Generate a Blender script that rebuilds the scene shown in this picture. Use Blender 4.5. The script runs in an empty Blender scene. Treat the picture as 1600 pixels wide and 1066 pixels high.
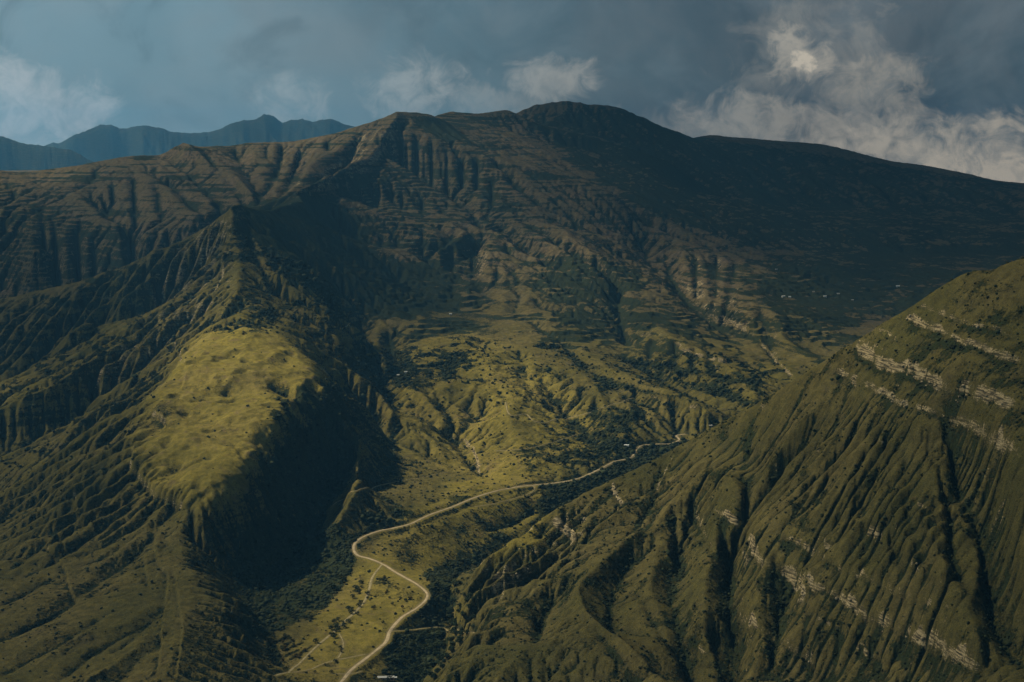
import bpy, bmesh, math, random, heapq, time
import numpy as np
from mathutils import Vector
rad = math.radians
sc = bpy.context.scene
ALT = 1000.0                                    # camera height above the scene's zero
HAZE = 2.2e-5
PITCH = math.atan((533-230.0)/2222.2)
# ------------------------------------------------------------------ camera
cam = bpy.data.objects.new('camera', bpy.data.cameras.new('camera')); sc.collection.objects.link(cam)
cam.location = (0, 0, ALT); cam.rotation_euler = (math.pi/2-PITCH, 0, 0)
cam.data.lens = 50; cam.data.sensor_width = 36; cam.data.clip_start = 1; cam.data.clip_end = 90000
sc.camera = cam
# ------------------------------------------------------------------ light
SUN_AZ, SUN_EL = -69.0, 46.0                    # degrees from +Y (negative: to the left), elevation
SUN = Vector((math.sin(rad(SUN_AZ))*math.cos(rad(SUN_EL)), math.cos(rad(SUN_AZ))*math.cos(rad(SUN_EL)), math.sin(rad(SUN_EL))))
sd = bpy.data.lights.new('sun', 'SUN'); sd.energy = 5.0; sd.angle = rad(.6); sd.color = (1, .86, .62)
so = bpy.data.objects.new('sun', sd); sc.collection.objects.link(so); so.rotation_euler = SUN.to_track_quat('Z', 'Y').to_euler(); so.location = SUN*3000
sc.view_settings.view_transform = 'Standard'; sc.view_settings.look = 'None'; sc.view_settings.exposure = .28; sc.view_settings.gamma = 1
sc.cycles.use_denoising = True
sc.cycles.max_bounces = 4; sc.cycles.diffuse_bounces = 2; sc.cycles.transparent_max_bounces = 12; sc.cycles.volume_bounces = 0
sc.cycles.use_light_tree = False
# ------------------------------------------------------------------ node helpers
class NT:
    def __init__(s, tree): s.t = tree; s.n = tree.nodes; s.l = tree.links
    def add(s, ty, **k):
        n = s.n.new(ty)
        for a, v in k.items(): setattr(n, a, v)
        return n
    def link(s, a, b): s.l.new(a, b)
    def put(s, sock, v):
        if isinstance(v, bpy.types.NodeSocket): s.l.new(v, sock)
        elif v is not None: sock.default_value = v
    def math(s, op, a, b=None, c=None, clamp=False):
        n = s.add('ShaderNodeMath', operation=op); n.use_clamp = clamp
        for i, v in enumerate((a, b, c)): s.put(n.inputs[i], v)
        return n.outputs[0]
    def vmath(s, op, a, b=None):
        n = s.add('ShaderNodeVectorMath', operation=op); s.put(n.inputs[0], a)
        if b is not None: s.put(n.inputs[1], b)
        return n.outputs['Value' if op in ('DOT_PRODUCT', 'LENGTH', 'DISTANCE') else 'Vector']
    def noise(s, vec, scale, detail=4, rough=.55, dist=0, out='Fac'):
        n = s.add('ShaderNodeTexNoise'); s.put(n.inputs['Vector'], vec); n.inputs['Scale'].default_value = scale
        n.inputs['Detail'].default_value = detail; n.inputs['Roughness'].default_value = rough; n.inputs['Distortion'].default_value = dist
        return n.outputs[out]
    def ss(s, v, a, b, o0=0., o1=1.):
        n = s.add('ShaderNodeMapRange', interpolation_type='SMOOTHSTEP'); s.put(n.inputs[0], v)
        for i, q in enumerate((a, b, o0, o1)): s.put(n.inputs[i+1], q)
        return n.outputs[0]
    def mix(s, f, a, b, mode='MIX'):
        n = s.add('ShaderNodeMix', data_type='RGBA', blend_type=mode); s.put(n.inputs[0], f); s.put(n.inputs[6], a); s.put(n.inputs[7], b)
        return n.outputs[2]
def C(r, g, b): return (r, g, b, 1)
def pixdir(px, py):
    a = (px-800)/2222.2; b = (533-py)/2222.2
    v = Vector((a, math.cos(PITCH)+b*math.sin(PITCH), -math.sin(PITCH)+b*math.cos(PITCH))); v.normalize(); return v
# ------------------------------------------------------------------ sky
w = bpy.data.worlds.new('World'); sc.world = w; w.use_nodes = True; N = NT(w.node_tree); N.n.clear()
sky = N.add('ShaderNodeTexSky', sky_type='NISHITA', sun_disc=False); sky.sun_elevation = rad(SUN_EL); sky.sun_rotation = rad(SUN_AZ)
sky.air_density = 1; sky.dust_density = 1; sky.altitude = 2000
geo = N.add('ShaderNodeTexCoord'); D = N.vmath('NORMALIZE', geo.outputs['Generated'])
sp = N.add('ShaderNodeSeparateXYZ'); N.link(D, sp.inputs[0]); dx, dy, dz = sp.outputs
# cloud coordinates: bearing and height of the view ray
brg = N.math('ARCTAN2', dx, dy); elv = N.math('ARCSINE', dz)
cv = N.add('ShaderNodeCombineXYZ'); N.put(cv.inputs[0], brg); N.put(cv.inputs[1], elv); V = cv.outputs[0]
big = N.noise(V, 4.5, 4, .5, .4); med = N.noise(V, 16, 6, .6, .6); fine = N.noise(V, 42, 8, .66, .9)
side = N.ss(N.math('ADD', brg, N.math('MULTIPLY', N.math('SUBTRACT', big, .5), .35)), -.34, .22)       # teal on the left, slate on the right
base = N.mix(side, C(.125, .220, .265), C(.034, .052, .066))
base = N.mix(N.ss(N.math('ADD', brg, N.math('MULTIPLY', N.math('SUBTRACT', med, .5), .12)), .2, .42), base, C(.015, .038, .055))
base = N.mix(N.math('MULTIPLY', N.ss(big, .42, .68), N.math('SUBTRACT', 1., N.math('MULTIPLY', side, .75))), base, N.mix(.45, base, C(.24, .35, .40)))
str_ = N.noise(N.vmath('MULTIPLY', V, (1., 1.25, 1)), 11, 8, .6, .8)
base = N.mix(N.math('MULTIPLY', N.ss(N.noise(N.vmath('ADD', V, (3.1, 1.7, 0)), 7, 8, .58, .7), .44, .66), N.math('ADD', .12, N.math('MULTIPLY', side, .5))), base, C(.110, .126, .134))
base = N.mix(N.math('MULTIPLY', N.ss(str_, .42, .68), N.math('SUBTRACT', .34, N.math('MULTIPLY', side, .14))), base, C(.20, .25, .27))
base = N.mix(N.math('MULTIPLY', N.ss(med, .52, .30), .35), base, C(.035, .07, .09))
def blob(px, py, rx, ry, amp):     # a patch where the cloud thins; rx, ry in photo pixels
    v = pixdir(px, py); b0 = math.atan2(v.x, v.y); e0 = math.asin(v.z)
    a = N.math('DIVIDE', N.math('SUBTRACT', brg, b0), rx/2222.); b = N.math('DIVIDE', N.math('SUBTRACT', elv, e0), ry/2222.)
    q = N.math('ADD', N.math('MULTIPLY', a, a), N.math('MULTIPLY', b, b))
    q = N.math('ADD', q, N.math('MULTIPLY', N.math('SUBTRACT', fine, .5), 4.4)); q = N.math('ADD', q, N.math('MULTIPLY', N.math('SUBTRACT', med, .5), 3.2))
    return N.math('MULTIPLY', N.ss(q, 1.5, -.1), amp)
lum = None
for p in ((10,140,60,45,.8),(50,175,120,60,.75),(20,215,90,40,.6),(455,165,60,45,.42),(640,150,80,60,.5),(860,125,75,34,.5),(760,165,110,30,.35),
          (1255,98,26,22,1.2),(1258,92,60,52,.6),(1265,85,110,80,.22),(1350,150,100,60,.45),(1250,200,230,50,.6),(1120,200,120,35,.45),(1450,235,190,50,.9),(1590,225,110,50,1.),(1560,265,200,45,1.1),(1300,215,120,25,.7)):
    q = blob(*p); lum = q if lum is None else N.math('MAXIMUM', lum, q)
lum = N.math('MULTIPLY', lum, N.ss(N.noise(V, 90, 6, .65, .6), .3, .6, .62, 1.))
cc = N.mix(N.ss(brg, -.3, .3), C(.40, .44, .455), C(.50, .43, .33))
col = N.mix(lum, base, cc)
low = N.math('MULTIPLY', N.ss(elv, -.03, -.25), 1.); col = N.mix(low, col, C(.05, .09, .11))
up_ = N.ss(elv, .12, .6); col = N.mix(N.math('MULTIPLY', up_, .8), col, N.mix(N.ss(big, .4, .6), C(.05, .085, .115), C(.10, .155, .19)))
nis = N.vmath('SCALE', sky.outputs[0]); N.n[-1].inputs['Scale'].default_value = .05
col2 = N.mix(.05, col, nis)
bg = N.add('ShaderNodeBackground'); N.put(bg.inputs[0], col2); bg.inputs[1].default_value = 1.0
out = N.add('ShaderNodeOutputWorld'); N.link(bg.outputs[0], out.inputs[0])
w.cycles.sampling_method = 'MANUAL'; w.cycles.sample_map_resolution = 512
# ---------------------------------------------------------------- camera geometry (origin = camera, metres)
FPX = 2222.2; HOR = 230.0
SP, CP = math.sin(PITCH), math.cos(PITCH)
def rho(py):
    b = (533-py)/FPX
    return (-SP+b*CP)/(CP+b*SP)
def unp(px, py, Y):
    a = (px-800)/FPX; b = (533-py)/FPX
    return np.array([a*Y/(CP+b*SP), Y, rho(py)*Y])
# ---------------------------------------------------------------- depth carpets
_R = [160,180,250,300,350,400,450,500,550,600,650,700,750,800,850,900,950,1000,1066,1200]
_YL= [9000,8300,7500,6900,6400,5900,5450,5000,4550,4150,3850,3600,3330,3060,2780,2560,2400,2270,2110,1850]
_YR= [11500,11200,10500,9700,8500,7300,6250,5400,4750,4250,3900,3600,3330,3060,2780,2560,2400,2270,2110,1850]
def YM(px, py):
    t = min(max((px-850)/500,0),1)
    return np.interp(py,_R,_YL)*(1-t)+np.interp(py,_R,_YR)*t
CREST = [(686,1066,2130),(703,1026,2230),(740,992,2320),(770,962,2390),(830,930,2460),(875,900,2530),(905,852,2630),(960,812,2690),(1030,768,2770),
         (1040,745,2820),(1053,705,2860),(1075,691,2860),(1100,677,2830),(1150,646,2760),(1210,613,2680),(1281,566,2600),(1334,534,2550),(1409,489,2480),
         (1435,472,2460),(1503,425,2400),(1563,415,2350),(1585,402,2340),(1640,398,2300),(1750,380,2200),(1900,360,2100)]
KR=.885
CREST=[(a,b,c*KR) for a,b,c in CREST]
_cx=[c[0] for c in CREST]; _cy=[c[1] for c in CREST]; _cY=[c[2] for c in CREST]
def YRT(px, py):
    yc=np.interp(px,_cx,_cy); T=np.interp(px,_cx,_cY)
    B=np.interp(px,[686,900,1050,1200,1350,1500,1600,1750,1900],np.array([2125,2110,2080,2030,1900,1700,1620,1520,1430])*KR)
    if T-B<30: return B
    rT,rB=-rho(yc),-rho(1066); s=(rB*B-rT*T)/(T-B); r=-rho(py)
    return T*(rT+s)/(r+s)
L=[]   # list of arrays of world points
def A(*p): L.append(np.array([unp(*q) for q in p]))
def M(*p): L.append(np.array([unp(q[0],q[1],YM(q[0],q[1])*(q[2] if len(q)>2 else 1)) for q in p]))
def R(*p): L.append(np.array([unp(q[0],q[1],YRT(q[0],q[1])*((1+(q[2]-1)*(.45 if q[2]>1 else .75)) if len(q)>2 else 1)) for q in p]))
def Z(*p): L.append(np.array([[(q[0]-800)/FPX*q[1],q[1],q[2]] for q in p]))    # px at horizon, Y, z
def back(line, k=1.14, dz=-260):
    l=np.array([unp(*q) for q in line]); l=l*[k,k,1]+[0,0,dz]; L.append(l)
# --- road valley
ROAD=[(520,1085,2080),(537,1062,2110),(553,1042,2140),(585,1018,2190),(603,1003,2220),(610,985,2260),(628,965,2320),(652,950,2370),(667,933,2425),(664,922,2450),(640,906,2490),(618,893,2530),(600,882,2570),
      (578,873,2610),(560,868,2630),(553,860,2660),(556,850,2700),(572,840,2750),(600,830,2800),(640,819,2860),(670,805,2930),(712,788,3010),(760,770,3120),(800,761,3190),(850,752,3240),(900,742,3330),
      (935,728,3430),(960,716,3530),(985,708,3580),(1003,694,3690),(1030,690,3730),(1050,687,3760),(1062,682,3800),(1057,677,3840),(1072,675,3870)]
def zlin(p, z0, z1):   # put points on a plane level sliding from z0 to z1 by choosing Y
    n=len(p); return [(q[0],q[1],(z0+(z1-z0)*i/(n-1))/rho(q[1])) for i,q in enumerate(p)]
ROAD=zlin(ROAD,-812,-765)
A(*ROAD)
GORGE=[(600,1180),(640,1085),(655,1050),(668,1020),(690,985),(705,950)]
A(*zlin(GORGE,-850,-838))
Z((705,2700,-862),(760,2860,-875),(850,3000,-880),(930,3130,-875),(1010,3300,-865),(1080,3560,-840),(1180,3800,-800),(1300,4000,-760),(1500,4300,-720),(1800,4600,-690))
# --- right massif
A(*CREST)
A(*[(a,b,c*KR) for a,b,c in ((1053,705,2860),(984,739,2850),(913,775,2800),(860,805,2740),(800,850,2690),(740,880,2640),(706,919,2610))])
A(*[(a,b,c*KR) for a,b,c in ((706,919,2610),(735,950,2470),(770,962,2390))])
R((750,1075),(900,1066),(1050,1066),(1200,1066),(1350,1066),(1500,1066),(1600,1066),(1750,1066),(1900,1066))
Z((690,1400,-830),(1000,1250,-800))
Z((725,2440,-850),(700,2300,-852),(670,2150,-853))
R((1053,708,1.0),(1100,735,.985),(1150,762,.985),(1170,775,.99))
R((1125,690,1.02),(1160,745,1.03),(1172,790,1.035))
R((1172,790,1.035),(1160,830,1.03),(1140,880,1.05),(1139,915,1.05),(1145,960,1.04),(1150,1020,1.05),(1140,1080,1.05))
R((1290,650,1.01),(1230,720,1.02),(1180,790,1.03)); R((1260,650,.99),(1200,735,.995),(1175,775,1.01))
R((1330,690,1.0),(1260,760,.985),(1195,805,.99),(1165,830,.985),(1195,880,.975),(1170,950,.985),(1190,996,.97),(1158,1060,.98))
R((1360,640,.985),(1400,720,.98),(1420,800,.98),(1480,900,.985),(1530,1000,.985))
R((1490,630,1.01),(1520,700,1.04),(1545,800,1.05),(1560,900,1.05),(1590,1000,1.04),(1620,1080,1.03))
R((1500,560,.99),(1560,650,.985),(1590,760,.98),(1600,900,.985))
R((1050,780,.985),(960,870,.975),(898,912,.965),(871,976,.975),(836,1007,.98),(775,1064,.985))
R((870,932,1.02),(845,985,1.03)); R((905,945,.985),(925,972,.97),(1000,1030,.965),(1045,1075,.97))
R((985,880,1.02),(960,930,1.03),(965,985,1.03),(1010,1000,1.02))
R((1090,790,1.03),(1070,850,1.04),(1045,920,1.04),(1060,985,1.03),(1090,1066,1.03))
R((1010,800,1.0),(1020,870,.99),(1010,930,.985),(1060,1020,.985))
R((1110,800,1.0),(1105,870,.995),(1090,930,.985),(1100,960,.975),(1130,1010,.985))
R((1240,905,.975),(1262,935,.98),(1240,1000,.985)); R((1230,890,1.01),(1225,950,1.03),(1215,1030,1.03))
def AL(*p): A(*[(x,y,Y*(1.02+.09*min(max((1010-y)/180,0),1))) for x,y,Y in p])
# --- left foreground ridge: plateau
AL((330,790,2340),(300,780,2370),(255,765,2420),(225,735,2500),(205,700,2580),(232,660,2700),(232,631,2800),(255,605,2900),(290,560,3100),(330,525,3350),(367,462,3620))
AL((330,790,2340),(380,770,2400),(410,735,2500),(440,690,2620),(480,650,2780),(505,615,2920),(500,590,3020),(470,565,3130),(440,530,3330),(420,500,3500),(367,462,3620))
AL((320,730,2449),(360,650,2702),(400,600,2877),(400,550,3091),(385,520,3266))
AL((345,640,2790),(375,632,2870),(440,622,2900))
AL((395,505,3560),(355,500,3520),(340,512,3460))
# rib below plateau and its flanks
AL((330,790,2340),(308,840,2290),(300,890,2215),(300,925,2140),(290,1000,1990),(275,1066,1880),(260,1150,1720))
AL((165,661,2830),(124,687,2790),(64,737,2720),(37,782,2620),(0,831,2530),(-60,900,2420))
AL((205,700,2580),(165,661,2830)); AL((232,631,2800),(165,661,2830))
AL((0,1066,1880),(130,1066,1870)); AL((-100,1100,1850),(-250,1100,1850))
AL((120,880,2280),(60,950,2130)); 
Z((0,1650,-790),(200,1500,-800),(350,1500,-820),(600,1700,-850)); 
# right flank of the plateau ridge down to the valley
AL((345,900,2220),(375,960,2110),(400,1066,1960))
AL((520,800,2850),(500,850,2700),(450,900,2520),(400,930,2370),(420,1000,2200),(440,1066,2090))
A((560,560,3980),(605,660,3560),(575,705,3220),(545,755,2960),(522,810,2800))
# knolls
A((410,960,2270),(418,975,2240)); A((398,935,2300),(388,955,2230))
# --- L1 lit ridge to the left, L2, canyons
AL((367,462,3620),(319,485,3630),(262,519,3600),(225,541,3570),(165,579,3500),(112,598,3430),(75,616,3390),(0,654,3330),(-120,700,3250))
A((262,485,4150),(180,530,4100),(101,571,4000),(56,601,3920),(0,624,3850),(-100,670,3750))
Z((-150,3250,-930),(0,3300,-900),(100,3360,-850),(180,3420,-760),(215,3500,-680))
Z((-150,3580,-820),(0,3640,-790),(100,3750,-730),(180,3850,-650),(260,3900,-560))
A((365,330,4700),(300,385,4650),(240,405,4700),(190,430,4760),(130,447,4850),(60,460,4900),(0,470,4950),(-120,500,5000))
Z((-150,4300,-830),(0,4350,-780),(100,4400,-720),(200,4450,-640),(280,4450,-540))
A((365,330,4700),(330,400,4450),(270,470,4250),(262,485,4150)); A((300,385,4650),(245,440,4550),(170,480,4450),(110,520,4350),(80,560,4200))
A((365,330,4700),(370,400,4400),(367,462,4018))
# right side of that peak
A((365,330,4700),(410,350,4750),(455,385,4750),(490,425,4650),(525,450,4500),(545,500,4350),(600,545,4200))
A((400,480,4000),(450,520,3800),(520,590,3560),(570,660,3380)); A((430,470,4200),(490,500,4050),(545,560,3900),(590,610,3800))
A((480,440,4400),(520,500,4150),(560,560,3950))
A((420,440,4200),(520,450,4350))
# G1 canyon
M((500,480,.92),(548,520,.97),(590,570,.99),(600,620,.99),(612,650,1.0),(695,688,1.015),(740,718,1.01),(770,745,1.0))
M((570,500,.985),(610,560,1.0),(620,600,.985))
# --- central hills
M((730,525,.975),(770,580,.965),(790,630,.965),(800,690,.975),(820,740,.985)); M((650,560,.98),(640,620,.975),(690,660,.98),(725,700,.99))
M((760,640,.99),(740,670,1.01)); M((850,600,.995),(900,660,1.01),(930,700,1.01)); M((830,560,.985),(880,600,.98),(940,650,.985),(990,690,.995))
M((590,690,1.0),(640,740,.99),(560,800,1.0)); M((900,540,.98),(960,580,.97),(1030,610,.97),(1100,640,.98),(1145,658,.995))
M((930,520,1.01),(1000,572,1.015),(1060,600,1.015),(1140,637,1.02)); M((985,500,.98),(1040,525,.97),(1110,555,.97),(1160,590,.975),(1185,628,.99))
M((961,445,1.01),(970,500,1.025),(985,540,1.03)); M((1060,390,.975),(1130,400,.97),(1180,440,.97),(1210,500,.975),(1270,560,.985))
M((1050,430,1.01),(1090,500,1.02),(1150,535,1.02),(1205,575,1.03)); M((1130,420,.98),(1140,470,.98)); M((1240,540,1.02),(1290,560,1.02),(1400,520,1.02),(1500,500,1.03))
M((770,370,.98),(742,400,.98),(748,435,.99)); M((870,355,.98),(930,398,.975),(962,440,.98)); M((720,430,1.02),(700,480,1.02),(720,500,1.01)); M((850,400,1.0),(850,440,1.0))
M((1000,380,1.02),(1030,440,1.03)); M((1230,480),(1400,470)); M((600,450,1.0),(700,460,1.0),(800,470)); M((820,500,.99),(900,500,.99))
M((560,340,1.0),(700,340,1.0),(850,330,1.0)); M((520,400,1.0),(640,400,1.0)); M((1200,400),(1400,400),(1700,400)); M((1100,310),(1300,330),(1600,340))
# --- spur from rock summit down to the peak
A((624,174,7500),(610,205,7250),(597,240,7050),(578,259,6850),(507,292,6300),(473,311,5850),(420,335,5150),(365,330,4700))
A((560,225,7100),(520,245,6950),(484,255,6800),(461,278,6450),(427,322,5950)); A((540,260,6900),(490,290,6400),(450,322,5900))
Z((-150,5450,-760),(0,5450,-740),(100,5500,-710),(200,5550,-680),(300,5550,-610),(400,5500,-500),(440,5700,-400))
SKY1=[(-150,262,6600),(0,266,6700),(41,276,6700),(68,267,6800),(131,259,6900),(176,248,6950),(218,243,7000),(242,246,7050),(276,224,7100),(304,233,7150),(330,231,7200),(360,227,7250),(398,225,7300),(446,223,7300),(461,226,7300),
      (503,214,7400),(525,210,7400),(563,197,7450),(597,187,7500),(624,174,7500),(665,178,7600),(690,182,7700)]
A(*SKY1); back(SKY1)
A((41,276,6700),(110,300,6400),(150,330,6100),(200,400,5750)); A((-100,330,6100),(0,350,6000),(60,400,5700)); A((176,248,6950),(250,290,6500),(310,340,6000),(330,370,5800))
A((120,290,6500),(190,350,6050),(240,390,5800)); A((276,224,7100),(345,262,6750),(400,310,6200),(425,330,5950)); A((242,246,7100),(300,285,6700),(360,340,6050))
A((398,225,7300),(400,265,6900),(425,310,6200)); A((461,226,7300),(452,262,6850),(440,310,6150)); A((360,227,7350),(385,270,6850),(415,320,6080))
SKY2=[(680,181,8000),(699,176,8300),(717,176,8300),(740,181,8400),(785,169,8500),(805,175,8600)]
A(*SKY2); back(SKY2)
SKY3=[(790,182,9400),(805,174,9500),(834,160,9500),(883,159,9500),(928,165,9500),(956,163,9500),(975,166,9500),(988,174,9500),(1010,186,9500),(1044,203,9500),(1067,210,9500),(1082,216,9500)]
A(*SKY3); back(SKY3)
SKY4=[(1075,216,10400),(1112,209,10400),(1135,215,10400),(1180,218,10400),(1218,223,10300),(1281,225,10300),(1311,231,10300),(1349,242,10200),(1375,249,10200),(1413,257,10100),(1450,259,10100),(1488,268,10000),(1525,273,10000),(1555,285,9900),(1600,287,9900),(1750,300,9800),(1900,310,9800)]
A(*SKY4); back(SKY4)
A((665,178,7600),(700,212,7450),(735,221,7500),(800,232,7700),(875,255,7700),(1000,290,7600)); A((655,215,7250),(710,236,7150),(763,251,7150),(819,263,7150),(875,278,7150),(960,310,7000))
A((785,169,8500),(850,200,8400),(950,225,8350),(1060,260,8300)); A((780,200,8300),(850,222,8250),(930,245,8300)); A((1082,216,9500),(1150,260,9200),(1250,300,9000),(1400,340,8600))
A((610,260,7100),(660,290,7000),(720,310,6850)); A((640,230,7150),(650,260,7100)); A((880,190,9200),(1000,230,9000),(1100,290,8600))
A((597,240,7050),(650,275,6950))

# ---------------------------------------------------------------- log-polar grid
TH0,TH1 = rad(-33),rad(33); R0,R1 = 1150.0,12800.0
def dims(step):
    d=rad(step); return int(round((TH1-TH0)/d))+1, int(round(math.log(R1/R0)/d))+1
def solve():
    h=None
    for step,it in ((3.2,400),(1.6,400),(.8,400),(.4,300),(.2,160)):
        nt,nr=dims(step); d=rad(step)
        cs=np.zeros(nr*nt); cn=np.zeros(nr*nt)
        for l in L:
            seg=[]
            for a,b in zip(l[:-1],l[1:]):
                n=max(2,int(np.linalg.norm(a[:2]-b[:2])/(.3*d*min(a[1],b[1])))+1)
                n=min(n,4000); t=np.linspace(0,1,n)[:,None]; seg.append(a*(1-t)+b*t)
            p=np.concatenate(seg)
            th=np.arctan2(p[:,0],p[:,1]); r=np.hypot(p[:,0],p[:,1])
            i=np.rint(np.log(r/R0)/d).astype(int); j=np.rint((th-TH0)/d).astype(int)
            ok=(i>=0)&(i<nr)&(j>=0)&(j<nt); k=i[ok]*nt+j[ok]
            np.add.at(cs,k,p[ok,2]); np.add.at(cn,k,1)
        cs=cs.reshape(nr,nt); cn=cn.reshape(nr,nt); m=cn>0; v=np.where(m,cs/np.maximum(cn,1),0)
        if h is None: h=np.full((nr,nt),v[m].mean())
        else: h=upsample(h,nr,nt)
        for k in range(it):
            h[m]=v[m]; p=np.pad(h,1,mode='edge')
            h=.25*(p[:-2,1:-1]+p[2:,1:-1]+p[1:-1,:-2]+p[1:-1,2:])
        h[m]=.5*v[m]+.5*h[m]
    return h
def upsample(h,nr,nt):
    a,b=h.shape
    y=np.linspace(0,a-1,nr); x=np.linspace(0,b-1,nt)
    i=np.minimum(y.astype(int),a-2); j=np.minimum(x.astype(int),b-2); fy=(y-i)[:,None]; fx=(x-j)[None,:]
    hr=h[i]*(1-fy)+h[i+1]*fy
    return hr[:,j]*(1-fx)+hr[:,j+1]*fx
def blur(h,s,it=1):
    k=np.exp(-.5*(np.arange(-int(3*s),int(3*s)+1)/s)**2); k/=k.sum(); n=len(k)//2
    for _ in range(it):
        p=np.pad(h,((n,n),(0,0)),mode='edge'); h=sum(k[q]*p[q:q+h.shape[0]] for q in range(len(k)))
        p=np.pad(h,((0,0),(n,n)),mode='edge'); h=sum(k[q]*p[:,q:q+h.shape[1]] for q in range(len(k)))
    return h
def vnoise(X,Y,seed):
    i=np.floor(X).astype(np.int64); j=np.floor(Y).astype(np.int64); fx=X-i; fy=Y-j
    fx=fx*fx*fx*(fx*(fx*6-15)+10); fy=fy*fy*fy*(fy*(fy*6-15)+10)
    def g(a,b):
        n=(a*374761393+b*668265263+seed*982451653)&0xffffffff
        n=((n^(n>>13))*1274126177)&0xffffffff; n=n^(n>>16)
        return (n&0xffff)/32767.5-1
    return (g(i,j)*(1-fx)+g(i+1,j)*fx)*(1-fy)+(g(i,j+1)*(1-fx)+g(i+1,j+1)*fx)*fy
def fbm(X,Y,seed,oct=4,gain=.5):
    s=0;a=1;t=0
    for o in range(oct):
        s=s+a*vnoise(X+o*17.3,Y-o*9.1,seed+o); t+=a; a*=gain; X,Y=X*1.93+.31*Y,Y*1.93-.31*X
    return s/t
def flood(h):
    nr,nt=h.shape; f=h.ravel().tolist(); out=list(f); done=bytearray(nr*nt); q=[]
    for i in range(nr):
        for j in ((0,nt-1) if 0<i<nr-1 else range(nt)):
            k=i*nt+j; done[k]=1; q.append((f[k],k))
    heapq.heapify(q); pop,push=heapq.heappop,heapq.heappush
    while q:
        z,k=pop(q); j=k%nt; i=k//nt
        for di,dj in ((0,1),(0,-1),(1,0),(-1,0)):
            a=i+di;b=j+dj
            if 0<=a<nr and 0<=b<nt:
                m=a*nt+b
                if not done[m]:
                    done[m]=1; v=f[m]
                    if v<=z: v=z+.02
                    out[m]=v; push(q,(v,m))
    return np.array(out).reshape(nr,nt)
OFF=((0,1),(0,-1),(1,0),(-1,0),(1,1),(1,-1),(-1,1),(-1,-1))
def spl(h,K,m=.45,A0=0.):
    """one implicit stream-power step; areas in cells, K a scalar or a map"""
    nr,nt=h.shape; N=nr*nt; ids=np.arange(N).reshape(nr,nt)
    best=np.zeros((nr,nt)); rec=ids.copy(); rl=np.ones((nr,nt))
    P=np.pad(h,1,constant_values=1e9); I=np.pad(ids,1)
    for di,dj in OFF:
        q=P[1+di:1+di+nr,1+dj:1+dj+nt]; l=1.4142 if di and dj else 1.
        s=(h-q)/l; w=s>best
        best[w]=s[w]; rec[w]=I[1+di:1+di+nr,1+dj:1+dj+nt][w]; rl[w]=l
    r=rec.ravel(); dep=(r!=ids.ravel()).astype(np.int32); g=r.copy()
    while True:
        nd=dep[g]
        if not nd.any(): break
        dep=dep+nd; g=g[g]
    o=np.argsort(dep,kind='stable'); cnt=np.bincount(dep); e=np.concatenate([[0],np.cumsum(cnt)])
    Aa=np.ones(N); ro=r[o]
    for lv in range(len(cnt)-1,0,-1):
        idx=o[e[lv]:e[lv+1]]; rr=ro[e[lv]:e[lv+1]]
        if len(idx)>N//50: Aa+=np.bincount(rr,Aa[idx],N)
        else: np.add.at(Aa,rr,Aa[idx])
    F=(K*(np.maximum(Aa-A0,0)**m).reshape(nr,nt)/rl).ravel(); hf=h.ravel().copy()
    for lv in range(1,len(cnt)):
        idx=o[e[lv]:e[lv+1]]; rr=ro[e[lv]:e[lv+1]]; f=F[idx]
        hf[idx]=(hf[idx]+f*hf[rr])/(1+f)
    return hf.reshape(nr,nt),Aa.reshape(nr,nt)
def coords(nr,nt,step):
    d=rad(step); r=R0*np.exp(np.arange(nr)*d)[:,None]; th=(TH0+np.arange(nt)*d)[None,:]
    return r*np.sin(th), r*np.cos(th), np.broadcast_to(r*d,(nr,nt))

# ---------------------------------------------------------------- region masks and relief detail
def project(X,Y,Zz):
    d=Y*CP-Zz*SP; u=Y*SP+Zz*CP; d=np.maximum(d,1)
    return 800+FPX*X/d, 533-FPX*u/d
def poly(PX,PY,pts,ok=True):
    ins=np.zeros(PX.shape,bool); n=len(pts)
    for i in range(n):
        x1,y1=pts[i]; x2,y2=pts[(i+1)%n]
        if y1==y2: continue
        c=((y1>PY)!=(y2>PY))&(PX<(x2-x1)*(PY-y1)/(y2-y1)+x1); ins^=c
    return (ins&ok).astype(float)
PLAT=[(330,800),(300,785),(245,770),(205,715),(205,690),(225,660),(230,630),(255,600),(290,550),(320,520),(400,500),(440,525),(480,560),(515,590),(510,620),(490,655),(455,700),(415,745),(385,775)]
HILL=[(640,540),(730,515),(830,560),(900,620),(960,690),(860,735),(780,750),(690,735),(620,650)]
FIELDS=[(560,880),(600,830),(700,760),(780,740),(860,760),(850,840),(740,880),(700,900),(735,985),(640,1000),(560,1066),(440,1066),(540,960)]
FLAT=FIELDS+[(420,1066)]
UPR=[(1060,690),(1150,640),(1290,555),(1410,480),(1500,420),(1600,390),(1900,350),(1900,900),(1600,745),(1450,680),(1330,640),(1230,660),(1150,700),(1100,720)]
TERR=[[(480,290),(640,250),(800,270),(830,360),(840,520),(700,540),(560,500),(480,380)],[(800,400),(960,400),(1050,470),(1200,420),(1500,400),(1500,560),(1200,540),(1000,520),(860,560),(800,530)],[(-300,270),(60,285),(150,340),(210,420),(150,450),(-300,480)],[(640,520),(800,520),(820,560),(640,575)],[(1060,500),(1250,530),(1200,600),(1080,540)]]
BENCH=[[(1120,745),(1180,785),(1300,850),(1450,915),(1620,1000),(1620,1045),(1450,960),(1300,900),(1190,850),(1130,800)],[(1190,860),(1300,945),(1430,1010),(1600,1090),(1560,1110),(1400,1040),(1270,970),(1180,900)],[(1130,900),(1240,960),(1330,1020),(1400,1066),(1350,1080),(1230,1000),(1140,950)]]
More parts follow.
